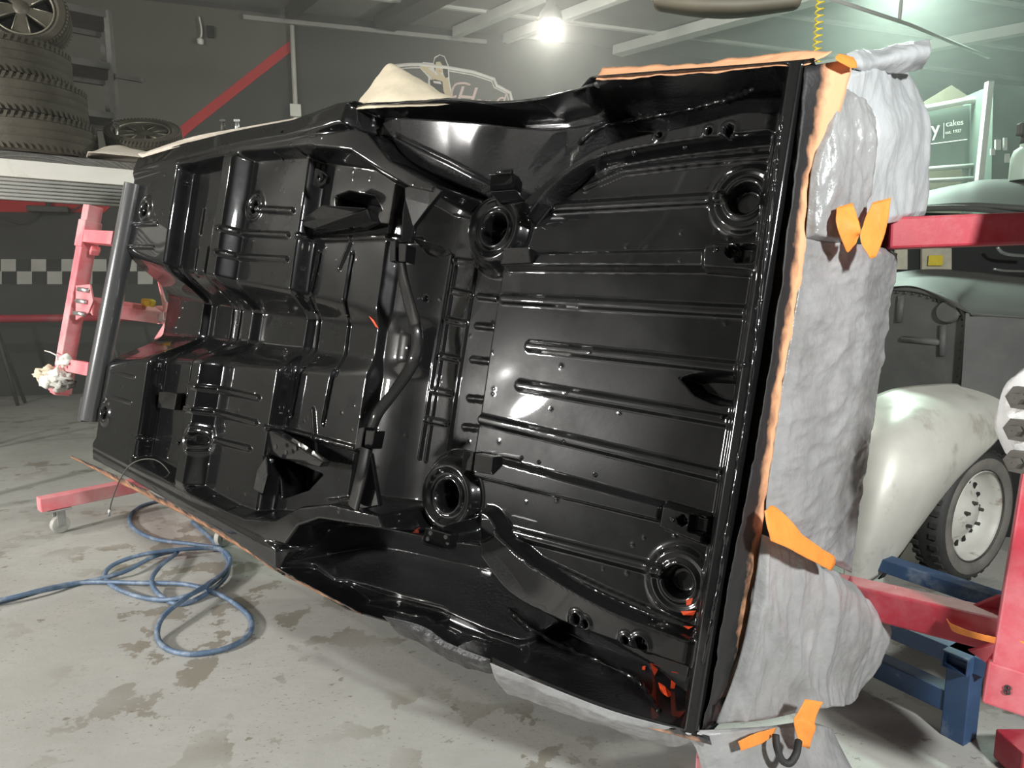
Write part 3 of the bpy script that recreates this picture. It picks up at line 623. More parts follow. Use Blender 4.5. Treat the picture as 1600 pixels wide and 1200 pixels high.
def sheet(name, rows, m, n=70, k=50, amp=0.012, sc=5, seed=0, label='', ridged=True, edge=3, stretch=(1, 1, 1)):
    G = rumple(surf(pxgrid(rows), n * 2, k * 2), amp * 1.25, sc * 0.62, seed, ridged, edge * 2, stretch); G = rumple(G, amp * 0.20, sc * 2.2, seed + 4, True, edge * 2, [0.3 + 0.7 * q for q in stretch])
    o = MB().grid(G).build(name, m, None, True, solid=0.0015); return tag(o, label, 'plastic sheet')
sheet('masking_plastic', [[(1316, 112, 1.80), (1340, 104, 1.86), (1370, 104, 2.0), (1402, 104, 2.25)], [(1302, 170, 1.80), (1335, 165, 1.88), (1380, 160, 1.98), (1430, 150, 2.3)], [(1296, 215, 1.80), (1335, 215, 1.92), (1385, 210, 1.95), (1448, 190, 2.3)],
      [(1270, 280, 1.78), (1325, 285, 1.85), (1385, 285, 2.0), (1448, 280, 2.32)], [(1262, 350, 1.76), (1320, 350, 1.9), (1380, 350, 1.98), (1443, 338, 2.3)]], M['plastic_white'], 70, 60, 0.02, 5, 1, 'pale plastic sheet hanging over the shell\'s upper tail corner above the red arm', stretch=(1.5, 1.5, 0.5))
sheet('masking_plastic', [[(1312, 138, 1.76), (1326, 140, 1.80), (1342, 150, 1.86)], [(1284, 210, 1.74), (1330, 205, 1.78), (1368, 215, 1.88)], [(1268, 262, 1.72), (1320, 265, 1.76), (1360, 280, 1.88)], [(1262, 330, 1.72), (1310, 335, 1.76), (1345, 330, 1.88)], [(1258, 372, 1.72), (1305, 378, 1.78), (1340, 372, 1.88)]],
      M['plastic'], 60, 40, 0.018, 7, 2, 'dark grey plastic gathered beneath the upper tail tape beside two tape flags', stretch=(2, 2, 1))
sheet('masking_plastic', [[(1258, 372, 1.72), (1320, 380, 1.82), (1370, 385, 2.0), (1402, 396, 2.25)], [(1244, 470, 1.70), (1310, 470, 1.84), (1360, 470, 2.0), (1390, 470, 2.25)], [(1224, 590, 1.68), (1290, 590, 1.82), (1345, 590, 2.0), (1374, 590, 2.25)], [(1208, 700, 1.66), (1270, 705, 1.80), (1325, 710, 2.0), (1354, 705, 2.25)], [(1197, 785, 1.64), (1255, 800, 1.76), (1305, 820, 1.95), (1335, 835, 2.2)], [(1200, 830, 1.64), (1245, 850, 1.74), (1290, 875, 1.9), (1330, 895, 2.1)]],
      M['plastic'], 110, 50, 0.014, 6, 3, 'broad grey plastic sheet stretched over the tail opening between the red arms', stretch=(0.8, 0.8, 2.0))
sheet('masking_plastic', [[(1190, 835, 1.60), (1225, 850, 1.66), (1265, 880, 1.76), (1292, 898, 1.9)], [(1176, 930, 1.58), (1230, 920, 1.66), (1310, 930, 1.8), (1362, 950, 2.0)], [(1160, 1010, 1.56), (1225, 1000, 1.66), (1310, 1000, 1.80), (1389, 990, 2.0)], [(1142, 1070, 1.55), (1210, 1070, 1.64), (1290, 1060, 1.8), (1345, 1075, 1.98)], [(1118, 1130, 1.54), (1190, 1125, 1.60), (1260, 1110, 1.7), (1322, 1100, 1.9)]],
      M['plastic'], 80, 70, 0.02, 5, 4, 'draped grey plastic hanging from the lower red arm to the shell\'s bottom corner', stretch=(2, 2, 0.7))
sheet('masking_plastic', [[(1060, 1142, 1.52), (1120, 1140, 1.5), (1200, 1135, 1.58), (1262, 1128, 1.7), (1300, 1140, 1.85)], [(1085, 1165, 1.5), (1130, 1165, 1.5), (1205, 1165, 1.56), (1265, 1165, 1.68), (1320, 1180, 1.8)], [(1100, 1215, 1.5), (1150, 1215, 1.5), (1215, 1215, 1.54), (1280, 1215, 1.64), (1345, 1225, 1.75)]],
      M['plastic'], 50, 60, 0.016, 6, 5, 'grey plastic bunched below the shell\'s bottom tail corner at the photo\'s lower edge')
sheet('masking_plastic', [[(1322, 84, 1.82), (1360, 78, 1.95), (1400, 76, 2.05), (1452, 62, 2.1)], [(1330, 100, 1.80), (1365, 98, 1.9), (1405, 88, 1.96), (1454, 82, 2.05)], [(1334, 108, 1.82), (1370, 110, 1.95), (1410, 112, 2.05), (1440, 104, 2.15)]], M['plastic_white'], 40, 50, 0.014, 6, 6, 'pale plastic flap flying out from the shell\'s top tail corner')
sheet('masking_plastic', [[(598, 962, 1.95), (660, 978, 1.9), (700, 1004, 1.86), (766, 1030, 1.78)], [(608, 970, 1.99), (660, 1000, 1.93), (710, 1022, 1.88), (768, 1044, 1.8)], [(622, 976, 2.03), (665, 1010, 1.97), (715, 1036, 1.92), (770, 1052, 1.83)]], M['plastic_dark'], 24, 60, 0.012, 9, 7, 'black oversprayed plastic bunched under the lower wheel arch lip')
sheet('masking_plastic', [[(766, 1036, 1.72), (850, 1070, 1.66), (960, 1112, 1.58), (1110, 1152, 1.5)], [(775, 1062, 1.78), (860, 1094, 1.7), (965, 1132, 1.62), (1080, 1162, 1.54)], [(790, 1078, 1.84), (880, 1108, 1.76), (975, 1142, 1.68), (1050, 1166, 1.6)]], M['plastic'], 24, 80, 0.010, 8, 8, 'dusty plastic skirt taped below the shell\'s lower rear edge')
sheet('masking_plastic', [[(222, 246, 3.58), (300, 223, 3.4), (380, 204, 3.2), (470, 186, 2.98), (548, 170, 2.8)], [(216, 240, 3.62), (300, 218, 3.44), (380, 200, 3.24), (470, 182, 3.02), (546, 168, 2.84)], [(226, 238, 3.7), (300, 214, 3.52), (380, 199, 3.32), (470, 183, 3.1), (546, 169, 2.9)]], M['paper'], 16, 90, 0.008, 8, 9, 'pale masking paper folded over the shell\'s upper sill')
sheet('masking_plastic', [[(560, 166, 2.72), (640, 160, 2.5), (700, 156, 2.38), (800, 160, 2.18), (926, 134, 1.97)], [(560, 160, 2.76), (640, 156, 2.54), (700, 152, 2.42), (800, 157, 2.22), (928, 130, 2.0)], [(562, 164, 2.84), (640, 158, 2.62), (700, 154, 2.5), (800, 158, 2.3), (928, 134, 2.08)]], M['plastic_dark'], 16, 110, 0.006, 9, 10, 'dark plastic edging wrapped over the upper wheel arch lip')
# crumpled tape flags
def flag(rows, label, m='tape', amp=0.006, sc=12):
    G = rumple(surf(pxgrid(rows), 18, 18), amp, sc, 3, True); o = MB().grid(G).build('tape_flag', M[m], None, True, solid=0.0012, angle=30); return tag(o, label, 'tape')
flag([[(1306, 325, 1.72), (1330, 318, 1.75)], [(1305, 350, 1.70), (1342, 358, 1.72)], [(1318, 388, 1.72), (1340, 366, 1.74)], [(1322, 394, 1.73), (1336, 380, 1.74)]], 'small orange tape flag, left of the pair by the upper red arm')
flag([[(1362, 318, 1.80), (1390, 310, 1.82)], [(1347, 350, 1.76), (1385, 345, 1.80)], [(1342, 375, 1.74), (1378, 375, 1.78)], [(1357, 405, 1.74), (1366, 402, 1.76)]], 'larger orange tape flag, right of the pair by the upper red arm')
flag([[(1193, 798, 1.52), (1212, 792, 1.56), (1255, 838, 1.6), (1300, 868, 1.68)], [(1196, 822, 1.51), (1220, 830, 1.54), (1262, 852, 1.6), (1303, 880, 1.68)], [(1203, 845, 1.51), (1232, 858, 1.54), (1270, 878, 1.6), (1298, 892, 1.68)]], 'crumpled orange tape strip across the lower grey plastic near the red arm')
flag([[(1256, 1092, 1.58), (1284, 1096, 1.6)], [(1246, 1112, 1.56), (1272, 1128, 1.58)], [(1240, 1130, 1.55), (1272, 1138, 1.57)], [(1248, 1165, 1.55), (1262, 1168, 1.57)]], 'orange tape band wrapped round the plastic at the bottom tail corner')
flag([[(1152, 1158, 1.47), (1180, 1144, 1.5), (1212, 1136, 1.55)], [(1156, 1172, 1.47), (1184, 1162, 1.5), (1206, 1150, 1.54)]], 'short dark orange tape piece under the shell\'s bottom tail corner')
flag([[(1308, 86, 1.72), (1332, 92, 1.76)], [(1304, 94, 1.70), (1336, 102, 1.74)], [(1328, 108, 1.72), (1337, 107, 1.74)]], 'curled brown orange tape tab at the shell\'s top tail corner')

# ------------------------------------------------------------------ rotisserie, front (left) end
lr = thing('rotisserie_stand', 'dusty pink-red rotisserie stand holding the shell\'s front end', 'stand', tuple(on_floor(250, 790)))
post_a, post_b = BP(146, 322, -0.10), BP(93, 616, -0.10); ax_v = (post_b - post_a) / np.linalg.norm(post_b - post_a)
def lbeam(name, a, b, w, h, m='red_dust', up=None, bev=0.006): return MB().beam(a, b, w, h, BN if up is None else up).build(name, M[m], lr, bevel=bev)
lbeam('cross_beam', post_a, post_b, 0.085, 0.085)
for f0, f1 in ((0.08, 0.22), (0.86, 0.99)):
    lbeam('sleeve', post_a + (post_b - post_a) * f0, post_a + (post_b - post_a) * f1, 0.10, 0.10)
for (x0, y0, x1, y1) in ((134, 370, 186, 374), (106, 570, 148, 578)):
    arm = MB().hollow(BP(x0, y0, -0.10), BP(x1, y1, -0.06), 0.075, 0.075, 0.006, BN).build('bracket_arm', M['red_dust'], lr, bevel=0.002)
    MB().beam(BP(x0 + 4, y0, -0.10), BP(x1 - 3, y1, -0.06), 0.062, 0.062, BN).build('dark_inside', M['dark'], arm)
lbeam('gusset', BP(147, 396, -0.10), BP(150, 388, -0.08), 0.03, 0.05)
bpl = MB().prism([BP(x, y, -0.052) for x, y in ((118, 446), (140, 444), (145, 470), (138, 488), (118, 500))], BN * 0.012).build('bolt_plate', M['red_dust'], lr, bevel=0.003)
for (x, y) in ((130, 453), (127, 471), (124, 490)):
    MB().tube([BP(x - 7, y - 1, -0.04), BP(x + 7, y + 1, -0.04)], 0.014, 8).build('bolt', M['steel'], bpl, True)
hub = BP(246, 492, -0.55)
lbeam('pivot_arm', BP(143, 478, -0.14), hub, 0.09, 0.09)
MB().prism([BP(x, y, -0.50) for x, y in ((244, 432), (256, 470), (288, 492), (284, 512), (262, 522), (240, 530), (256, 505), (252, 470))], BN * 0.02).build('pivot_plate', M['red_dust'], lr, bevel=0.004)
lbeam('lock_bracket', BP(252, 497, -0.50), BP(262, 494, -0.50), 0.05, 0.05, 'steel')
mast0 = np.array([hub[0] + 0.05, hub[1] + 0.12, 0.0])
MB().beam(mast0 + ZU * 0.17, np.array([mast0[0], mast0[1], hub[2] - 0.03]), 0.11, 0.11, (1, 0, 0)).build('mast', M['red_dust'], lr, bevel=0.006)
MB().tube([hub + np.array([0.0, 0, 0]), hub + np.array([0.05, .14, 0])], 0.06, 16).build('pivot_hub', M['red_dust'], lr, True, angle=40)
yl = MB().box(BP(232, 473, -0.45), (0.12, 0.05, 0.05), (BU, BV, BN)).build('yellow_handle', M['yellow'], lr, bevel=0.015)
ca, cb = on_floor(95, 832), on_floor(350, 853)
foot = mast0 + ZU * 0.0
for c in (ca, cb):
    d = foot - c; d[2] = 0; d /= np.linalg.norm(d); s_ = np.array([-d[1], d[0], 0])
    MB().beam(np.array([c[0], c[1], 0.205]) - d * 0.10, np.array([foot[0], foot[1], 0.205]), 0.085, 0.085).build('foot_beam', M['red_dust'], lr, bevel=0.005)
    MB().box((c[0], c[1], 0.155), (0.12, 0.1, 0.012), (d, s_, ZU)).build('caster_plate', M['steel'], lr, bevel=0.002)
    w_ax = np.array([0.86, -0.5, 0]); cw = np.array([c[0], c[1], 0.055])
    for sg in (-1, 1):
        MB().box(cw + w_ax * sg * 0.026 + ZU * 0.045, (0.006, 0.05, 0.11), (w_ax, np.cross(ZU, w_ax), ZU)).build('caster_fork', M['steel'], lr, bevel=0.002)
    MB().lathe([(0.012, -0.022), (0.04, -0.022), (0.052, -0.018), (0.055, 0), (0.052, 0.018), (0.04, 0.022), (0.012, 0.022)], cw, w_ax, 24, True).build('caster_wheel', M['rubber_grey'], lr, True, angle=40)
tb_a, tb_b = BP(218, 288, 0.0), BP(146, 658, 0.0)
MB().tube([tb_a + (tb_b - tb_a) * k - BU * 0.05 for k in np.linspace(0, 1, 8)], 0.052, 28).build('mounting_tube', M['black_tube'], lr, True, angle=40)
MB().beam(BP(146, 625, 0.0) - BU * .08, BP(140, 662, 0.0) - BU * .08, 0.05, 0.05, BN).build('tube_foot', M['black_tube'], lr, bevel=0.004)
# rags and clips dumped at the beam end
rg = thing('rag_bundle', 'bundle of white rags and wire tied to the rotisserie beam end', 'rags', tuple(BP(95, 595, 0.0)))
for (x, y, r, m) in ((64, 585, 0.05, 'cloth'), (75, 578, 0.045, 'cloth'), (90, 585, 0.05, 'white'), (100, 565, 0.045, 'white'), (78, 598, 0.055, 'white'), (104, 592, 0.04, 'rubber_grey'), (92, 603, 0.045, 'rubber_grey'), (108, 600, 0.035, 'dark_steel')):
    c = BP(x, y, -0.03); G = []
    for a in np.linspace(0, math.pi, 12):
        G.append([c + r * (0.7 + 0.7 * noise.noise(Vector((x * .3 + math.sin(a) * math.cos(b) * 1.6, y * .2 + math.sin(a) * math.sin(b) * 1.6, math.cos(a) * 1.6)))) * np.array([1.3 * math.sin(a) * math.cos(b), math.sin(a) * math.sin(b), 0.9 * math.cos(a)]) for b in np.linspace(0, 2 * math.pi, 18)])
    MB().grid(G).build('rag', M[m], rg, True)
MB().tube([BP(70, 548, -.02), BP(78, 550, -.02), (BP(88, 555, -.02)), BP(92, 570, -0.02), BP(86, 580, -0.02)], 0.004, 6).build('wire', M['white'], rg, True)
# ------------------------------------------------------------------ rotisserie, rear (right) end
rr = thing('rotisserie_stand', 'crimson rotisserie stand with two arms reaching the shell\'s tail', 'stand', (1.75, 1.75, 0.0))
def rbeam(name, a, b, w, h, up=ZU, bev=0.008): return MB().beam(a, b, w, h, up).build(name, M['red'], rr, bevel=bev)
rbeam('upper_arm', at(1378, 366, 2.12), at(1700, 354, 2.1), 0.10, 0.095)
rbeam('lower_arm', at(1270, 915, 2.15), at(1580, 990, 1.72), 0.09, 0.10)
pc = at(1650, 880, 1.66)
post = rbeam('post', pc - BV * 1.05, pc + BV * 0.30, 0.20, 0.16, BN, 0.006)
rbeam('post_sleeve', pc + BV * 0.28, pc + BV * 0.39, 0.215, 0.175, BN, 0.006)
MB().prism([at(1505, 955, 1.82), at(1566, 930, 1.76), at(1566, 968, 1.76)], (0.0, 0.012, 0)).build('gusset', M['red'], rr, bevel=0.002)
MB().prism([at(1515, 1018, 1.70), at(1562, 1005, 1.66), at(1562, 1048, 1.66), at(1540, 1035, 1.67)], (0.0, 0.012, 0)).build('gusset', M['red'], rr, bevel=0.002)
for (x, y) in ((1592, 622), (1588, 672), (1588, 722)):
    c = at(x, y, 1.56); MB().lathe([(0.001, -0.02), (0.014, -0.02), (0.014, 0.0), (0.03, 0.0), (0.03, 0.05)], c, (0.9, 0.45, 0), 6).build('bolt', M['dark_steel'], rr)
MB().beam(on_floor(1088, 1188, 0.03), on_floor(1360, 1252, 0.03), 0.05, 0.05).build('foot_beam', M['red_dust'], rr, bevel=0.004)
MB().box((2.15, 1.9, 0.06), (1.2, 0.12, 0.1)).build('base_beam', M['red'], rr, bevel=0.006)
MB().beam(pc + BV * 0.2 + np.array([0.35, 0.1, 0]), np.array([2.05, 1.9, 0.1]), 0.1, 0.1, (1, 0, 0)).build('mast', M['red'], rr, bevel=0.006)
MB().beam(pc + np.array([0.1, 0.05, 0]), pc + np.array([0.5, 0.12, 0]), 0.1, 0.1).build('pivot_arm', M['red'], rr, bevel=0.006)
fl = flag([[(1479, 966, 1.79), (1490, 976, 1.76), (1540, 992, 1.66), (1640, 1008, 1.56)], [(1484, 976, 1.79), (1494, 988, 1.76), (1542, 1002, 1.66), (1640, 1026, 1.56)]], 'long orange tape ribbon stuck along the lower red arm and post', amp=0.002)
def text_mesh(name, txt, loc, right, up, size, m, parent, shear=0.0, ext=0.002):
    c = bpy.data.curves.new('tmp', 'FONT'); c.body = txt; c.size = size; c.shear = shear; c.extrude = ext
    o = bpy.data.objects.new('tmp', c); COL.objects.link(o); dg = bpy.context.evaluated_depsgraph_get()
    me = bpy.data.meshes.new_from_object(o.evaluated_get(dg)); bpy.data.objects.remove(o); me.name = name
    r = Vector(right).normalized(); u = Vector(up); u = (u - r * u.dot(r)).normalized(); n = r.cross(u)
    MT = Matrix((( r.x, u.x, n.x, loc[0]), (r.y, u.y, n.y, loc[1]), (r.z, u.z, n.z, loc[2]), (0, 0, 0, 1)))
    me.transform(MT); me.materials.clear(); me.materials.append(m)
    ob_ = bpy.data.objects.new(name, me); COL.objects.link(ob_); ob_.parent = parent; ob_.matrix_parent_inverse = Matrix.Translation(-parent.location) if parent.type == 'EMPTY' else Matrix()
    return ob_
p8 = pc + BV * 0.33 - BN * 0.0905
p8 = on_plane(1566, 1083, p8, BN)
text_mesh('marker_number', '8', p8, BU, -BV, 0.035, M['ink'], rr)
# clear bag over the post bolts
G = []
c0 = at(1628, 645, 1.60)
for a in np.linspace(0.02, math.pi - 0.02, 26):
    G.append([c0 + (1 + 0.12 * noise.noise(Vector((math.sin(a) * math.cos(b) * 2, math.sin(a) * math.sin(b) * 2, math.cos(a) * 2)))) * np.array([0.10 * math.sin(a) * math.cos(b), 0.06 * math.sin(a) * math.sin(b), 0.135 * math.cos(a)]) for b in np.linspace(0, 2 * math.pi, 30)])
tag(MB().grid(G).build('plastic_bag', M['clear'], None, True), 'cloudy clear plastic bag over the bolts on the red post', 'plastic bag')

bl = thing('black_loop_handle', 'black rubber loop poking from the plastic at the bottom tail corner', 'handle', tuple(at(1228, 1165, 1.5)))
MB().tube(spline([at(*p) for p in ((1212, 1148, 1.52), (1214, 1168, 1.50), (1222, 1188, 1.49), (1234, 1192, 1.49), (1244, 1178, 1.50), (1248, 1158, 1.53))], 26), 0.009, 8).build('loop', M['ink'], bl, True)

# ------------------------------------------------------------------ blue trestle under the old car
bs = thing('blue_stand', 'dusty blue welded steel stand behind the lower red arm', 'stand', tuple(on_floor(1500, 1150)))
p1 = on_floor(1497, 1150); top = 0.29
def bbeam(n, a, b, w, h, hol=False): return (MB().hollow(a, b, w, h, 0.006) if hol else MB().beam(a, b, w, h)).build(n, M['blue'], bs, bevel=0.003)
def post_at(p): MB().beam(np.array([p[0], p[1], 0.0]), np.array([p[0], p[1], top]), 0.085, 0.075, (0.5, -0.86, 0)).build('leg', M['blue'], bs, bevel=0.003)
dirA = np.array([-0.55, 0.83, 0]); dirB = np.array([0.85, 0.53, 0])
post_at(p1); p2 = p1 + dirA * 0.95; post_at(p2); p3 = p1 + dirB * 0.55; post_at(p3); p4 = p2 + dirB * 0.55; post_at(p4)
for (a, b) in ((p1, p2), (p3, p4), (p2, p4)): bbeam('lower_rail', np.array([a[0], a[1], 0.12]), np.array([b[0], b[1], 0.12]), 0.07, 0.075)
for (a, b) in ((p1, p2), (p3, p4), (p1, p3), (p2, p4)):
    d = (b - a) / np.linalg.norm(b - a); bbeam('upper_rail', np.array([a[0], a[1], top]) - d * 0.08, np.array([b[0], b[1], top]) + d * 0.08, 0.08, 0.06, True)

# ------------------------------------------------------------------ vintage car on the right
vc = thing('vintage_car', 'old dark grey car with a scuffed silver front fender behind the red arms', 'car', tuple(on_floor(1500, 960)))
FA = np.array([-0.88, -0.47, 0.0]); FA /= np.linalg.norm(FA); FS = np.array([0.47, -0.88, 0.0]); FS /= np.linalg.norm(FS)
fen = [[(1345, 628, 3.25), (1400, 607, 3.3), (1470, 600, 3.4), (1530, 601, 3.55), (1590, 612, 3.8)],
       [(1335, 690, 2.95), (1395, 660, 2.92), (1460, 645, 2.98), (1530, 640, 3.15), (1592, 640, 3.45)],
       [(1328, 770, 2.82), (1385, 745, 2.76), (1440, 730, 2.8), (1500, 712, 2.95), (1556, 690, 3.2)],
       [(1322, 850, 2.80), (1365, 830, 2.74), (1405, 812, 2.78), (1448, 790, 2.9), (1496, 748, 3.1)],
       [(1315, 925, 2.86), (1340, 918, 2.82), (1368, 903, 2.84), (1400, 874, 2.92), (1430, 832, 3.06)]]
MB().grid(surf(pxgrid(fen), 44, 44)).build('front_fender', M['silver'], vc, True, solid=0.004)
inn = [[(1556, 690, 3.2), (1496, 748, 3.1), (1430, 832, 3.06), (1372, 905, 3.0)], [(1590, 690, 3.55), (1530, 740, 3.6), (1450, 810, 3.6), (1385, 900, 3.5)]]
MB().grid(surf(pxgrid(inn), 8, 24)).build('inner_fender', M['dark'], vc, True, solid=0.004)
wc = at(1504, 800, 3.26)
def wheel(parent, c, ax, R, wd, tm, sm_, rm, rr_=0.68, treads=36):
    ax = np.asarray(ax, float); h = wd / 2
    prof = [(R * rr_, -h * 0.86), (R * 0.80, -h * 1.0), (R * 0.92, -h * 0.96), (R * 0.985, -h * 0.72), (R, -h * 0.3), (R, h * 0.3), (R * 0.985, h * 0.72), (R * 0.92, h * 0.96), (R * 0.80, h * 1.0), (R * rr_, h * 0.86)]
    ty = MB().lathe(prof, c, ax, 56).build('tyre', M[tm], parent, True, angle=50)
    q = np.cross(ax, ZU); q /= np.linalg.norm(q); w = np.cross(ax, q); tr = MB()
    for k in range(treads):
        a = 2 * math.pi * k / treads; e = q * math.cos(a) + w * math.sin(a); t = np.cross(ax, e)
        for sg in (-1, 1): tr.box(np.asarray(c) + e * (R * 1.0) + ax * sg * h * 0.55, (h * 0.42, R * 0.075, R * 0.03), (ax, t, e))
    o = tr.build('tread_blocks', M[tm], ty); o['kind'] = 'stuff'
    return ty
ty = wheel(vc, wc, FS, 0.335, 0.17, 'tyre_black', 'whitewall', 'rim_white')
MB().lathe([(0.31, 0.075), (0.285, 0.089), (0.245, 0.084), (0.235, 0.072)], wc, FS, 48).build('sidewall_band', M['whitewall'], ty, True)
rim = MB().lathe([(0.228, 0.078), (0.236, 0.07), (0.224, 0.06), (0.215, 0.03), (0.20, -0.02), (0.185, -0.03), (0.15, -0.012), (0.12, 0.012), (0.10, 0.02), (0.085, 0.035), (0.045, 0.05), (0.001, 0.055)], wc, FS, 48).build('rim', M['rim_white'], vc, True)
qv = np.cross(FS, ZU); 
for k in range(16):
    a = 2 * math.pi * k / 16; e = qv * math.cos(a) + ZU * math.sin(a)
    MB().box(wc + e * 0.168 - FS * 0.016, (0.03, 0.016, 0.012), (e, np.cross(FS, e), FS)).build('rim_slot', M['dark'], rim)
for k in range(5):
    a = 2 * math.pi * k / 5 + 0.3; e = qv * math.cos(a) + ZU * math.sin(a)
    MB().lathe([(0.001, 0.03), (0.009, 0.03), (0.009, 0.0)], wc + e * 0.062 + FS * 0.035, FS, 6).build('wheel_nut', M['dark_steel'], rim)
fp0 = at(1450, 530, 3.62)
FW = lambda x, y, d=0.0: on_plane(x, y, fp0 + FA * d, FA)
fw = MB().prism([FW(x, y) for x, y in ((1368, 625), (1390, 449), (1430, 449), (1468, 456), (1495, 470), (1512, 486), (1506, 540), (1500, 625))], -FA * 0.02).build('firewall', M['primer'], vc, bevel=0.004)
MB().lathe([(0.001, 0.028), (0.052, 0.026), (0.060, 0.016), (0.064, 0.0)], FW(1483, 487), FA, 28).build('pressed_boss', M['primer'], fw, True, angle=35)
for (a, b) in (((1410, 530), (1470, 535)), ((1474, 508), (1472, 556)), ((1409, 462), (1405, 503))):
    MB().tube([FW(*a), FW(*b)], 0.018, 10).build('pressed_bead', M['primer'], fw, True)
fl_px = [(1394, 451), (1432, 454), (1466, 464), (1492, 478), (1508, 494), (1507, 530), (1503, 570), (1498, 612)]
MB().tube(spline([FW(x, y, 0.004) for x, y in fl_px], 40), 0.012, 8).build('flange', M['primer'], fw, True)
for p in spline([FW(x - 4, y + 5, 0.002) for x, y in fl_px], 22):
    MB().lathe([(0.001, 0.012), (0.006, 0.009), (0.008, 0.0)], p, FA, 8).build('rivet', M['dark_steel'], fw, True)
cowl = [[(1385, 428, 4.2), (1450, 421, 4.25), (1520, 424, 4.2), (1590, 432, 4.1), (1900, 462, 3.9)], [(1385, 440, 3.92), (1440, 436, 3.86), (1505, 446, 3.75), (1570, 458, 3.7), (1900, 486, 3.6)],
        [(1390, 447, 3.80), (1432, 447, 3.70), (1490, 466, 3.52), (1545, 480, 3.5), (1900, 504, 3.5)], [(1392, 449, 3.78), (1434, 450, 3.68), (1512, 488, 3.42), (1560, 495, 3.42), (1900, 512, 3.44)]]
MB().grid(surf(pxgrid(cowl), 26, 40)).build('cowl_top', M['primer_light'], vc, True, solid=0.004)
MB().prism([at(1509, 489, 3.42), at(1900, 515, 3.44), at(1900, 690, 3.42), at(1500, 640, 3.40)], (0.006, 0.012, 0)).build('cowl_side', M['primer'], vc)
rf = [[(1425, 306, 4.9), (1500, 290, 4.95), (1580, 282, 5.0), (1900, 290, 4.9)], [(1420, 312, 4.6), (1500, 298, 4.6), (1580, 291, 4.6), (1900, 300, 4.5)], [(1425, 326, 4.4), (1500, 322, 4.35), (1580, 326, 4.3), (1900, 352, 4.1)]]
MB().grid(surf(pxgrid(rf), 16, 30)).build('roof', M['primer_light'], vc, True, solid=0.02)
MB().tube(spline([at(x, y, 4.34) for x, y in ((1425, 327), (1500, 325), (1580, 331), (1900, 358))], 24), 0.02, 8).build('drip_rail', M['primer_light'], vc, True)
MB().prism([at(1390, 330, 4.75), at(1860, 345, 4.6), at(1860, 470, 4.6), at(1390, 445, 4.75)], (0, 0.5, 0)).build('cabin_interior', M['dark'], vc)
for (x0, x1, y0, y1) in ((1400, 1418, 388, 421), (1441, 1487, 388, 422)):
    tr_ = MB().prism([at(x0, y0, 4.70), at(x1, y0, 4.70), at(x1, y1, 4.70), at(x0, y1, 4.70)], (0, 0.02, 0)).build('rear_window', M['beige'], vc)
MB().tube(spline([at(x, y, 4.5) for x, y in ((1558, 386), (1566, 394), (1580, 398), (1610, 400))], 14), 0.012, 6).build('chrome_trim', M['steel'], vc, True)
MB().tube(spline([at(x, y, 4.5) for x, y in ((1552, 420), (1575, 423), (1630, 424))], 10), 0.008, 6).build('chrome_trim', M['steel'], vc, True)
MB().prism([at(1880, 350, 4.1), at(1905, 352, 4.1), at(1905, 515, 3.9), at(1880, 515, 3.9)], (0.02, 0.05, 0)).build('door_pillar', M['primer_light'], vc)
MB().beam(at(1400, 960, 3.6), at(1780, 930, 3.75), 0.3, 0.16).build('chassis_rail', M['dark'], vc)
MB().prism([at(1480, 640, 4.0), at(1780, 640, 3.75), at(1780, 880, 3.75), at(1480, 880, 4.0)], (0, 0.4, 0)).build('running_gear_shadow_panel', M['dark'], vc).name = 'wheel_shadow_panel'  # dark panel stands in for the shade behind the wheel
MB().box(at(1462, 407, 4.68), (0.10, 0.01, 0.07)).build('yellow_tag', M['yellow'], vc, bevel=0.003)

# ------------------------------------------------------------------ shutter box and storage deck at the upper left
Z0 = 2.365; D1 = np.array([-3.183, 4.3, 0]); D2 = np.array([-2.533, 4.75, 0]); dd = (D2 - D1) / np.linalg.norm(D2 - D1); dn = np.array([-dd[1], dd[0], 0])
Dl, Dr = D1 - dd * 0.8, D1 + dd * 1.35
sh = thing('shutter_box', 'white shutter box with ribbed grey curtain under the stored tyres', 'shutter', (D1[0], D1[1], 1.9))
def deckpt(p, z): return np.array([p[0], p[1], z])
MB().prism([deckpt(Dl, Z0), deckpt(Dr, Z0), deckpt(Dr, Z0 - 0.155), deckpt(Dl, Z0 - 0.155)], dn * 0.05).build('white_fascia', M['white'], sh, bevel=0.004)
MB().prism([deckpt(Dl, Z0), deckpt(Dr, Z0), deckpt(Dr + dn * 2.4, Z0), deckpt(Dl + dn * 2.4, Z0)], (0, 0, -0.05)).build('deck_board', M['dark_steel'], sh)
for k in range(6):
    z = Z0 - 0.155 - 0.006 - k * 0.022
    a, b = deckpt(Dl + dn * (0.03 + 0.012 * k), z - 0.008), deckpt(Dr + dn * (0.03 + 0.012 * k), z - 0.008)
    MB().tube([a, b], 0.011, 8).build('curtain_slat', M['shutter'], sh, True)
for p in (Dl + dn * 0.4, Dr + dn * 2.3, Dl + dn * 2.3):
    MB().beam(deckpt(p, 0), deckpt(p, Z0 - 0.05), 0.06, 0.06, (1, 0, 0)).build('deck_post', M['dark_steel'], sh)
sc_ = at(38, 200, 4.62)[:2]
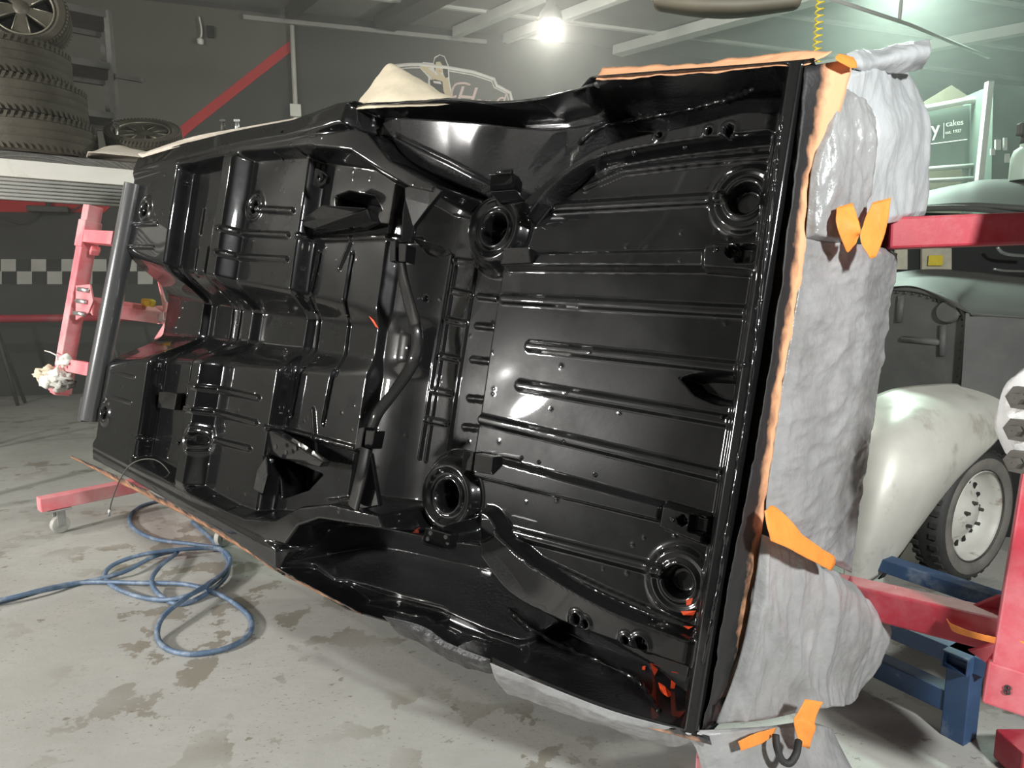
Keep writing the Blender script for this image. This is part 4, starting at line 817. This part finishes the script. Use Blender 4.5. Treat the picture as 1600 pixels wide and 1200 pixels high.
def tyre(name, c, ax, R, wd, label, inner=0.66, group=None):
    t = thing(name, label, 'tyre', tuple(c))
    ax = np.asarray(ax, float); h = wd / 2; R0 = R * inner
    pr = [(R0, -h * 0.7), (R * 0.80, -h), (R * 0.93, -h * 0.93), (R * 0.99, -h * 0.7)]
    for g in (-0.45, 0.0, 0.45): pr += [(R, h * (g - 0.17)), (R, h * (g + 0.13)), (R * 0.975, h * (g + 0.14)), (R * 0.975, h * (g + 0.16))]
    pr += [(R * 0.99, h * 0.7), (R * 0.93, h * 0.93), (R * 0.80, h), (R0, h * 0.7), (R0 * 1.04, h * 0.4), (R * 0.9, 0), (R0 * 1.04, -h * 0.4)]
    MB().lathe(pr, c, ax, 56, True).build('casing', M['rubber'], t, True, angle=40)
    q = np.cross(ax, (0.31, 0.2, 0.93)); 
    if np.linalg.norm(q) < 0.5: q = np.cross(ax, (1, 0, 0))
    q /= np.linalg.norm(q); w = np.cross(ax, q); tr = MB()
    for k in range(64):
        a = 2 * math.pi * k / 64; e = q * math.cos(a) + w * math.sin(a); tv_ = np.cross(ax, e)
        for sg in (-1, 1): tr.box(np.asarray(c) + e * (R * 0.975) + ax * sg * h * 0.78, (h * 0.34, R * 0.05, R * 0.045), (ax + tv_ * 0.4 * sg, tv_, e))
    o = tr.build('shoulder_blocks', M['rubber'], t); o['kind'] = 'stuff'
    return t
th = 0.232
for k, (dx, lab) in enumerate(((0.03, 'dusty black tyre at the bottom of the stack on the white deck'), (0.0, 'dusty black tyre in the middle of the three-tyre stack'), (-0.06, 'dusty black tyre on top of the stack under the alloy wheel'))):
    tyre('stacked_tyre', np.array([sc_[0] + dx, sc_[1] + dx * 0.3, Z0 + th * (k + 0.5) + 0.004]), (0, 0, 1), 0.385 - 0.012 * k, th, lab)
def alloy_wheel(name, c, ax, R, label, spokes=5):
    t = tyre(name, c, ax, R, 0.2, label, 0.68); t['category'] = 'wheel'; ax = np.asarray(ax, float); ax /= np.linalg.norm(ax)
    rm = MB().lathe([(R * 0.70, -0.08), (R * 0.66, 0.03), (R * 0.66, 0.075), (R * 0.70, 0.085), (R * 0.72, 0.08)], c, ax, 48).build('rim', M['alloy'], t, True, angle=40)
    MB().tube([np.asarray(c) + ax * 0.085 + R * 0.69 * (e[0] * np.array(e[2]) + e[1] * np.array(e[3])) for e in [(math.cos(a), math.sin(a), *basis(ax)) for a in np.linspace(0, 2 * math.pi, 49)[:-1]]], 0.006, 6, closed=True).build('rim_lip', M['alloy_edge'], t, True)
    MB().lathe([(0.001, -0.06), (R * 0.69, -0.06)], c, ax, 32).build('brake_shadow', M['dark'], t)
    q, w = basis(ax)
    for k in range(spokes):
        a = 2 * math.pi * k / spokes + 0.35; e = q * math.cos(a) + w * math.sin(a); s_ = np.cross(ax, e)
        pts = [np.asarray(c) + e * r + s_ * ww + ax * 0.045 for r, ww in ((0.03, -0.025), (R * 0.66, -0.062), (R * 0.66, 0.062), (0.03, 0.025))]
        sp = MB().prism(pts, ax * 0.028).build('spoke', M['alloy'], t, bevel=0.006)
        for sg in (-1, 1):
            MB().tube([np.asarray(c) + e * 0.06 + s_ * sg * 0.028 + ax * 0.073, np.asarray(c) + e * R * 0.6 + s_ * sg * 0.05 + ax * 0.073], 0.004, 6).build('edge', M['alloy_edge'], sp, True)
    MB().lathe([(0.001, 0.085), (0.035, 0.082), (0.05, 0.07), (0.05, 0.03)], c, ax, 20).build('hub_cap', M['alloy'], t, True, angle=40)
    return t
def basis(ax):
    q = np.cross(ax, (0.05, 0.1, 0.99)); q /= np.linalg.norm(q); return q, np.cross(ax, q)
alloy_wheel('alloy_wheel', np.array([sc_[0] + 0.0, sc_[1] + 0.1, Z0 + th * 3 + 0.262]), (0.42, -0.86, 0.16), 0.265, 'five-spoke alloy wheel standing on top of the tyre stack')
wc2 = at(226, 212, 5.0); wc2[2] = Z0 + 0.19
alloy_wheel('alloy_wheel', wc2, (0.15, -0.50, 0.85), 0.25, 'dusty alloy wheel lying flat on the deck right of the tyres')
# clutter on the deck
def deck_at(px, d): p = at(px, 230, d); p[2] = Z0; return p
c = deck_at(200, 4.66); G = []
for i, a in enumerate(np.linspace(-1, 1, 16)):
    G.append([c + dd * a * 0.24 + dn * b * 0.13 + ZU * (0.012 + 0.075 * max(0, 1 - a * a) * max(0, 1 - b * b) * (1 + 0.5 * noise.noise(Vector((a * 2, b * 2, 1))))) for b in np.linspace(-1, 1, 14)])
tag(MB().grid(G).build('grey_sack', M['paper'], None, True, solid=0.004), 'crumpled grey sack lying on the deck edge below the flat wheel', 'sack')
hx = thing('shock_absorber', 'rusty shock absorber standing on the deck between tyres and wheel', 'car part', tuple(deck_at(180, 4.8)))
c = deck_at(184, 4.8); MB().tube([c + ZU * 0.0, c + ZU * 0.16], 0.022, 12).build('body', M['dark_steel'], hx, True, angle=40)
MB().tube([c + ZU * 0.16, c + ZU * 0.25], 0.010, 8).build('rod', M['steel'], hx, True); MB().lathe([(0.012, -0.01), (0.022, -0.01), (0.022, 0.01), (0.012, 0.01)], c + ZU * 0.262, (0.5, -0.8, 0), 14, True).build('eye', M['dark_steel'], hx)
hx = thing('perforated_bracket', 'dark perforated metal bracket leaning beside the lowest tyre', 'car part', tuple(deck_at(165, 4.78)))
c = deck_at(164, 4.85); br = MB().prism([c, c + dd * 0.12, c + dd * 0.10 + ZU * 0.2, c + dd * 0.02 + ZU * 0.24], dn * 0.02).build('plate', M['dark_steel'], hx, bevel=0.003)
for k in range(4): MB().lathe([(0.001, 0.004), (0.009, 0.004), (0.009, 0.0)], c + dd * 0.06 + ZU * (0.04 + 0.045 * k) - dn * 0.001, -dn, 10).build('hole', M['dark'], br)
a, b = deck_at(210, 5.2), deck_at(290, 4.95)
rd = thing('tie_rod', 'thin bent steel rod leaning over the flat alloy wheel', 'car part', tuple(b)); MB().tube(spline([a + ZU * 0.26, a * .5 + b * .5 + ZU * 0.24, b + ZU * 0.02], 14), 0.012, 8).build('rod', M['dark_steel'], rd, True); MB().box(a + ZU * 0.265, (0.16, 0.05, 0.05), (dd, dn, ZU)).build('end_block', M['dark_steel'], rd, bevel=0.012)
for (x, lab) in ((349, 'small dark nozzle tip poking above the sill, left of a pair'), (371, 'small pale nozzle tip poking above the sill, right of a pair')):
    c = at(x, 205, 4.2); nz_ = thing('spray_nozzle', lab, 'nozzle', tuple(c)); MB().tube([c - ZU * 0.35, c + ZU * 0.0], 0.018, 10).build('can', M['dark_steel'], nz_, True); MB().tube([c, c + ZU * 0.055], [0.018, 0.008], 10).build('neck', M['steel' if x > 360 else 'dark_steel'], nz_, True); MB().box(c + ZU * 0.062, (0.035, 0.012, 0.016)).build('tip', M['steel' if x > 360 else 'dark_steel'], nz_, bevel=0.003)
# steel rack behind the tyres
rk = thing('storage_rack', 'dark steel storage rack against the wall behind the tyre stack', 'rack', tuple(deckpt(D1 + dn * 1.6, Z0)))
ra, rb2 = at(182, 195, 5.6), at(176, 18, 5.6); ra[2] = Z0; rb2[:2] = ra[:2]
for off in (0, 1.3):
    for dp in (0, 0.5):
        q = ra - dd * off + dn * dp; MB().beam(q, q + ZU * (rb2[2] - Z0), 0.05, 0.04, (1, 0, 0)).build('upright', M['dark_steel'], rk)
for py in (182, 105, 24):
    z = at(178, py, 5.6)[2]
    for dp in (0, 0.5): MB().beam(deckpt(ra - dd * 1.32 + dn * dp, z), deckpt(ra + dn * dp, z), 0.04, 0.05).build('shelf_beam', M['dark_steel'], rk)
    MB().box(deckpt(ra - dd * 0.65 + dn * 0.25, z + 0.02), (1.3, 0.5, 0.012), (dd, dn, ZU)).build('shelf', M['dark_steel'], rk)
q = deckpt(ra, at(190, 118, 5.6)[2]); MB().beam(q, at(222, 126, 5.6), 0.03, 0.03).build('bracket_arm', M['dark_steel'], rk)
# socket and cable on the wall
ws = thing('wall_socket', 'small dark wall socket with a dangling white cable', 'socket', tuple(on_wall(330, 50)))
MB().box(on_wall(329, 50, 0.04), (0.1, 0.05, 0.16), (WD, WN, ZU)).build('box', M['dark'], ws, bevel=0.01)
MB().tube(spline([on_wall(x, y, 0.05) for x, y in ((311, 26), (314, 40), (315, 52), (313, 62), (314, 68))], 16), 0.012, 6).build('cable', M['white'], ws, True)
MB().lathe([(0.001, -0.05), (0.04, -0.04), (0.045, 0.02), (0.001, 0.05)], on_wall(313, 64, 0.06), ZU, 12).build('plug', M['white'], ws, True)

# ------------------------------------------------------------------ far left: red trestle
sw = thing('red_trestle', 'low red trestle beam on splayed legs by the chequered wall', 'trestle', tuple(on_floor(28, 623)))
f1 = on_floor(28, 634); f2 = f1 + WD * 1.3; hb = 1.14
sd = (f2 - f1); sd[2] = 0; sd /= np.linalg.norm(sd); sn = np.array([-sd[1], sd[0], 0])
MB().tube([f1 - sd * 1.2 + ZU * hb, f2 + sd * 0.9 + ZU * hb], 0.05, 12).build('beam', M['red'], sw, True)
for f in (f1, f2):
    for sg in (-1, 1):
        MB().tube([f - sd * 0.22 + sn * 0.12 + ZU * hb, f + sn * (0.12 + 0.12 * sg) + sd * 0.0], 0.022, 8).build('leg', M['dark_steel'], sw, True)
for kk_ in (-0.22, 1.15): c = f1 + sd * kk_ + ZU * hb; MB().box(c, (0.1, 0.12, 0.12), (sd, sn, ZU)).build('yellow_clamp', M['yellow'], sw, bevel=0.02)
fs = thing('ceiling_fan_bracket', 'small dark bracket with drooping cables on the red wall stripe', 'bracket', tuple(on_wall(76, 322)))
MB().box(on_wall(76, 327, 0.1), (0.5, 0.12, 0.08), (WD, WN, ZU)).build('plate', M['dark_steel'], fs, bevel=0.01); MB().tube([on_wall(76, 327, 0.1), on_wall(75, 314, 0.1)], 0.03, 8).build('stem', M['dark_steel'], fs, True)
for xs in (((60, 333), (40, 348), (20, 346), (0, 340)), ((90, 332), (110, 330), (130, 320))): MB().tube(spline([on_wall(x, y, 0.08) for x, y in xs], 14), 0.012, 6).build('cable', M['dark_steel'], fs, True)

# ------------------------------------------------------------------ hose, wire
hp_ = [(-420, 1010), (-160, 974), (0, 940, .012), (60, 923, .012), (130, 910, .014), (220, 911, .03), (290, 913, .035), (345, 930, .02), (382, 955, .012), (394, 975, .012), (384, 996, .012), (350, 1014, .012), (300, 1022, .012), (262, 1014, .012), (246, 994, .02), (254, 965, .05), (285, 938, .06), (325, 912, .05),
       (352, 892, .03), (358, 872, .02), (340, 858, .03), (290, 858, .05), (225, 866, .05), (178, 882, .03), (164, 900, .014), (180, 918, .012), (225, 934, .012), (272, 936, .03), (312, 922, .045), (348, 897, .05), (360, 875, .045), (345, 858, .04), (300, 850, .03), (245, 843, .015), (212, 828, .012), (202, 812, .012), (210, 798, .012), (235, 786, .012), (300, 778, .012), (380, 790, .012)]
P = [on_floor(p[0], p[1], p[2] if len(p) > 2 else .012) for p in hp_]
h1 = thing('air_hose', 'coiled blue air hose looped across the grey floor', 'hose', tuple(P[10])); MB().tube(spline(P, 360), 0.0115, 10).build('hose_line', M['hose'], h1, True)
P2 = [on_floor(*p) for p in ((300, 815, .012), (322, 834, .012), (345, 858, .014), (357, 880, .02), (350, 905, .02), (315, 932, .012), (280, 944, .012), (250, 930, .02), (237, 908, .04), (250, 885, .05), (277, 862, .03), (240, 870, .03), (190, 895, .03), (120, 912, .012), (60, 924, .03), (-20, 942, .03), (-200, 975, .012), (-430, 1000, .012))]
MB().tube(spline(P2, 220), 0.0115, 10).build('hose_return', M['hose'], h1, True)
wr = spline([at(*p) for p in ((170, 806, 3.12), (174, 785, 3.12), (182, 762, 3.14), (190, 745, 3.14), (203, 727, 3.14), (222, 718, 3.13), (244, 719, 3.12), (262, 734, 3.10), (279, 764, 3.08))], 50)
w_ = thing('hanging_wire', 'bent grey wire hooked over the lower sill edge', 'wire', tuple(wr[0])); MB().tube(wr, 0.003, 6).build('strand', M['dark_steel'], w_, True); MB().tube([wr[0], wr[3]], 0.007, 8).build('end_sleeve', M['steel'], w_, True)
# yellow coiled air line from the roof
yc = at(1278, 60, 3.2); t_ = np.linspace(0, 1, 320); z1 = at(1278, -60, 3.2)[2]; z0 = at(1276, 96, 3.2)[2]
yh = thing('coiled_air_line', 'yellow coiled air line hanging down behind the shell', 'hose', (yc[0], yc[1], z0)); MB().tube([np.array([yc[0] + 0.016 * math.cos(a * 15 * 6.283), yc[1] + 0.016 * math.sin(a * 15 * 6.283), z0 + (z1 - z0) * a]) for a in t_], 0.004, 6).build('coil', M['yellow'], yh, True)
# brown panel hanging above
G = surf(pxgrid([[(1010, -30, 2.4), (1080, -40, 2.4), (1180, -40, 2.4), (1260, -40, 2.4)], [(1022, 4, 2.3), (1085, 10, 2.28), (1170, 10, 2.28), (1250, 2, 2.3)], [(1030, 13, 2.5), (1090, 22, 2.5), (1150, 24, 2.5), (1240, 12, 2.5)]]), 14, 30)
hpn = thing('car_bonnet', 'brown curved body panel hanging under the roof at the top edge', 'car panel', tuple(at(1130, 0, 2.4))); MB().grid(G).build('skin', M['brown'], hpn, True, solid=0.02)
for x in (1060, 1200):
    c = at(x, -20, 2.4); MB().tube([c, np.array([c[0], c[1], ceil_z(c[0], c[1])])], 0.006, 6).build('chain', M['steel'], hpn, True)
# pale pipe under the roof on the right
pp = thing('roof_pipe', 'pale pipe slanting under the roof above the trolley sign', 'pipe', tuple(at(1400, 35, 5))); MB().tube([at(1280, -8, 4.2), at(1420, 38, 5.0), at(1545, 90, 6.2)], 0.012, 8).build('run', M['beam_light'], pp, True); c = at(1405, 33, 4.9); MB().tube([c, np.array([c[0] + .05, c[1], ceil_z(c[0], c[1])])], 0.012, 8).build('drop_rod', M['beam_light'], pp, True)

# ------------------------------------------------------------------ wall sign with the pin-up figure
sg_ = thing('wall_sign', 'dark wall sign with white border, pin-up figure and pale script lettering', 'sign', tuple(on_wall(690, 140)))
out_px = [(578, 200), (580, 145), (592, 128), (608, 104), (640, 101), (655, 101), (700, 106), (740, 113), (772, 124), (776, 134), (797, 145), (800, 158), (800, 200)]
MB().prism([on_wall(x, y, 0.0) for x, y in out_px], WN * 0.04).build('panel', M['sign_grey'], sg_)
MB().tube([on_wall(x, y, 0.05) for x, y in out_px], 0.028, 6).build('border', M['sign_white'], sg_)
MB().tube([on_wall(690 + (x - 690) * 0.955, 170 + (y - 170) * 0.93, 0.045) for x, y in out_px], 0.010, 6).build('inner_line', M['sign_white'], sg_)
def ink(name, pts, m, k, par=None): return MB().prism([on_wall(x, y, 0.04 + 0.006 * k) for x, y in pts], WN * 0.006).build(name, M[m], par or sg_)
Z = lambda pts: [(500 + x / 4.444, 60 + y / 4.444) for x, y in pts]
fig = ink('figure_outline', Z([(680, 180), (720, 165), (785, 172), (795, 130), (830, 112), (865, 125), (893, 190), (900, 300), (925, 420), (850, 420), (770, 350), (750, 330), (752, 270), (700, 215)]), 'sign_white', 1)
ink('hair', Z([(790, 172), (800, 138), (832, 118), (862, 130), (885, 190), (890, 270), (870, 275), (855, 240), (850, 190), (835, 165), (805, 165), (800, 230), (790, 200)]), 'hair', 3, fig)
ink('face', Z([(805, 165), (835, 160), (852, 190), (850, 235), (832, 255), (815, 245), (803, 215)]), 'skin', 3, fig)
ink('arm', Z([(690, 185), (722, 172), (790, 180), (800, 200), (745, 205), (800, 245), (800, 270), (770, 265), (710, 215)]), 'skin', 3, fig)
ink('torso', Z([(800, 255), (860, 250), (890, 285), (912, 420), (860, 420), (850, 350), (780, 320), (765, 280)]), 'skin', 2, fig)
ink('bodice', Z([(762, 290), (800, 285), (850, 300), (856, 360), (870, 400), (840, 400), (770, 345)]), 'hair', 3, fig)
ink('bodice_trim', Z([(785, 296), (835, 300), (845, 318), (790, 310)]), 'sign_white', 4, fig)
ink('mouth', Z([(826, 226), (838, 224), (832, 231)]), 'wall_red', 4, fig)
ink('eye', Z([(812, 192), (822, 190), (822, 194)]), 'hair', 4, fig); ink('eye', Z([(834, 190), (844, 190), (844, 194)]), 'hair', 4, fig)
lt = on_wall(703, 171, 0.045); pxs = np.linalg.norm(on_wall(704, 165, .045) - on_wall(703, 165, .045))
text_mesh('letter', 'H', on_wall(708, 166, 0.045), WD, ZU, pxs * 44, M['sign_pink'], sg_, 0.35, 0.012)
text_mesh('letter', 'on', on_wall(736, 169, 0.045), WD, ZU, pxs * 30, M['sign_pink'], sg_, 0.35, 0.012)
text_mesh('letter', 'd', on_wall(772, 166, 0.045), WD, ZU, pxs * 32, M['sign_pink'], sg_, 0.35, 0.012)
MB().tube(spline([on_wall(x, y, 0.05) for x, y in ((735, 133), (725, 130), (712, 132), (706, 143), (707, 152), (713, 150))], 24), 0.02, 6).build('swash', M['sign_pink'], sg_, True)
# cream cloth heaped on the shell's top edge
G = surf(pxgrid([[(550, 172, 2.72), (575, 168, 2.66), (610, 166, 2.6), (660, 164, 2.5), (712, 160, 2.4)], [(560, 160, 2.76), (582, 150, 2.7), (615, 146, 2.62), (665, 148, 2.54), (706, 153, 2.46)], [(566, 150, 2.8), (588, 128, 2.78), (618, 112, 2.74), (660, 130, 2.64), (702, 150, 2.52)], [(575, 140, 2.86), (600, 104, 2.86), (617, 101, 2.84), (650, 122, 2.74), (698, 149, 2.6)], [(580, 160, 2.98), (604, 130, 2.98), (618, 130, 2.96), (650, 140, 2.86), (698, 158, 2.7)]]), 36, 50)
tag(MB().grid(rumple(G, 0.008, 5, 2, True)).build('cloth_heap', M['cloth'], None, True, solid=0.004), 'cream cloth heaped on the shell\'s top edge before the wall sign', 'cloth')

# ------------------------------------------------------------------ far right: trolley with sign, cabinet, bottle
tr = thing('trolley', 'grey-framed trolley with a cakes lettered board behind the vintage car', 'trolley', (at(1490, 280, 6.5)[0], 6.5, 0.0))
bd = MB().prism([at(x, y, 6.5) for x, y in ((1395, 182), (1530, 162), (1530, 262), (1395, 270))], (0, 0.03, 0)).build('board', M['board'], tr)
MB().tube(spline([at(x, y, 6.45) for x, y in ((1395, 178), (1460, 167), (1512, 157), (1524, 158), (1532, 165), (1533, 180), (1531, 220), (1528, 275))], 40), 0.03, 10).build('frame', M['beam_light'], tr, True)
for (a, b) in (((1395, 268), (1520, 259)), ((1395, 285), (1535, 278))): MB().tube([at(*a, 6.45), at(*b, 6.45)], 0.022, 8).build('rail', M['beam_light'], tr, True)
for x in (1400, 1526): c = at(x, 275, 6.5); MB().tube([np.array([c[0], c[1], 0.0]), c], 0.025, 8).build('leg', M['beam_light'], tr, True)
m1 = np.linalg.norm(at(1481, 200, 6.44) - at(1480, 200, 6.44)); rt = at(1520, 192, 6.44) - at(1450, 201, 6.44)
text_mesh('letter', 'ly', at(1448, 213, 6.45), rt, ZU, m1 * 32, M['sign_white'], bd)
text_mesh('letter', 'cakes', at(1478, 198, 6.45), rt, ZU, m1 * 12.5, M['sign_white'], bd)
text_mesh('letter', 'est. 1937', at(1477, 209.5, 6.45), rt, ZU, m1 * 6.8, M['sign_white'], bd)
MB().tube([at(1475, 192, 6.45), at(1474.5, 216, 6.45)], 0.003, 5).build('rule', M['sign_white'], bd); MB().tube([at(1448, 226, 6.45), at(1511, 218, 6.45)], 0.004, 5).build('rule', M['sign_white'], bd)
gb = thing('gable_board', 'brown triangular board standing behind the trolley sign', 'board', (at(1487, 160, 7.0)[0], 7.0, 0)); MB().prism([at(x, y, 7.0) for x, y in ((1440, 162), (1487, 133), (1525, 158), (1520, 686), (1445, 686))], (0, 0.05, 0)).build('panel', M['brown'], gb)
cb_ = thing('tall_cabinet', 'dark green-grey tall cabinet at the right edge behind the roof', 'cabinet', (at(1575, 280, 6.2)[0], 6.2, 0))
MB().prism([at(x, y, 6.2) for x, y in ((1552, 132), (1700, 140), (1700, 640), (1542, 640))], (0, 0.4, 0)).build('carcass', M['board'], cb_)
MB().beam(at(1546, 128, 6.15), at(1530, 282, 6.15), 0.05, 0.05, (0, 1, 0)).build('frame_post', M['beam_light'], cb_)
for (x, y, w, h) in ((1556, 218, 8, 16), (1569, 215, 5, 20), (1549, 232, 6, 10), (1572, 240, 6, 14)): MB().prism([at(x, y, 6.17), at(x + w, y, 6.17), at(x + w, y + h, 6.17), at(x, y + h, 6.17)], (0, 0.02, 0)).build('sticker', M['beam_light'], cb_)
sp = thing('spray_bottle', 'pale green bottle with dark trigger cap above the car roof', 'bottle', tuple(at(1590, 280, 4.7)))
c = at(1596, 282, 4.7); MB().lathe([(0.001, 0), (0.07, 0), (0.075, 0.02), (0.075, 0.15), (0.06, 0.2), (0.03, 0.22), (0.028, 0.25), (0.001, 0.25)], c, ZU, 24).build('flask', M['bottle'], sp, True, angle=50)
MB().box(c + ZU * 0.335, (0.12, 0.05, 0.085)).build('trigger_cap', M['dark_steel'], sp, bevel=0.012); MB().tube([c + ZU * 0.24, c + ZU * 0.30], 0.03, 12).build('collar', M['dark_steel'], sp, True)

# ------------------------------------------------------------------ paint haze hanging in the shed
hm = bpy.data.materials.new('paint_haze'); hm.use_nodes = True; nt = hm.node_tree; nt.nodes.remove(nt.nodes['Principled BSDF'])
vsn = nt.nodes.new('ShaderNodeVolumeScatter'); vsn.inputs['Color'].default_value = (0.97, 0.99, 0.95, 1); vsn.inputs['Density'].default_value = 0.028; vsn.inputs['Anisotropy'].default_value = 0.35
nt.links.new(vsn.outputs[0], nt.nodes['Material Output'].inputs['Volume'])
hz = MB().prism([(-8.6, 3.9, 0.02), (11.2, 3.9, 0.02), (*(W0 + WD * 18.6 + WN * 0.12)[:2], 0.02), (*(W0 - WD * 3.2 + WN * 0.12)[:2], 0.02)], (0, 0, 4.6)).build('paint_haze', hm); hz['kind'] = 'stuff'; tag(hz, 'thin pale paint haze hanging in the air of the shed', 'haze')
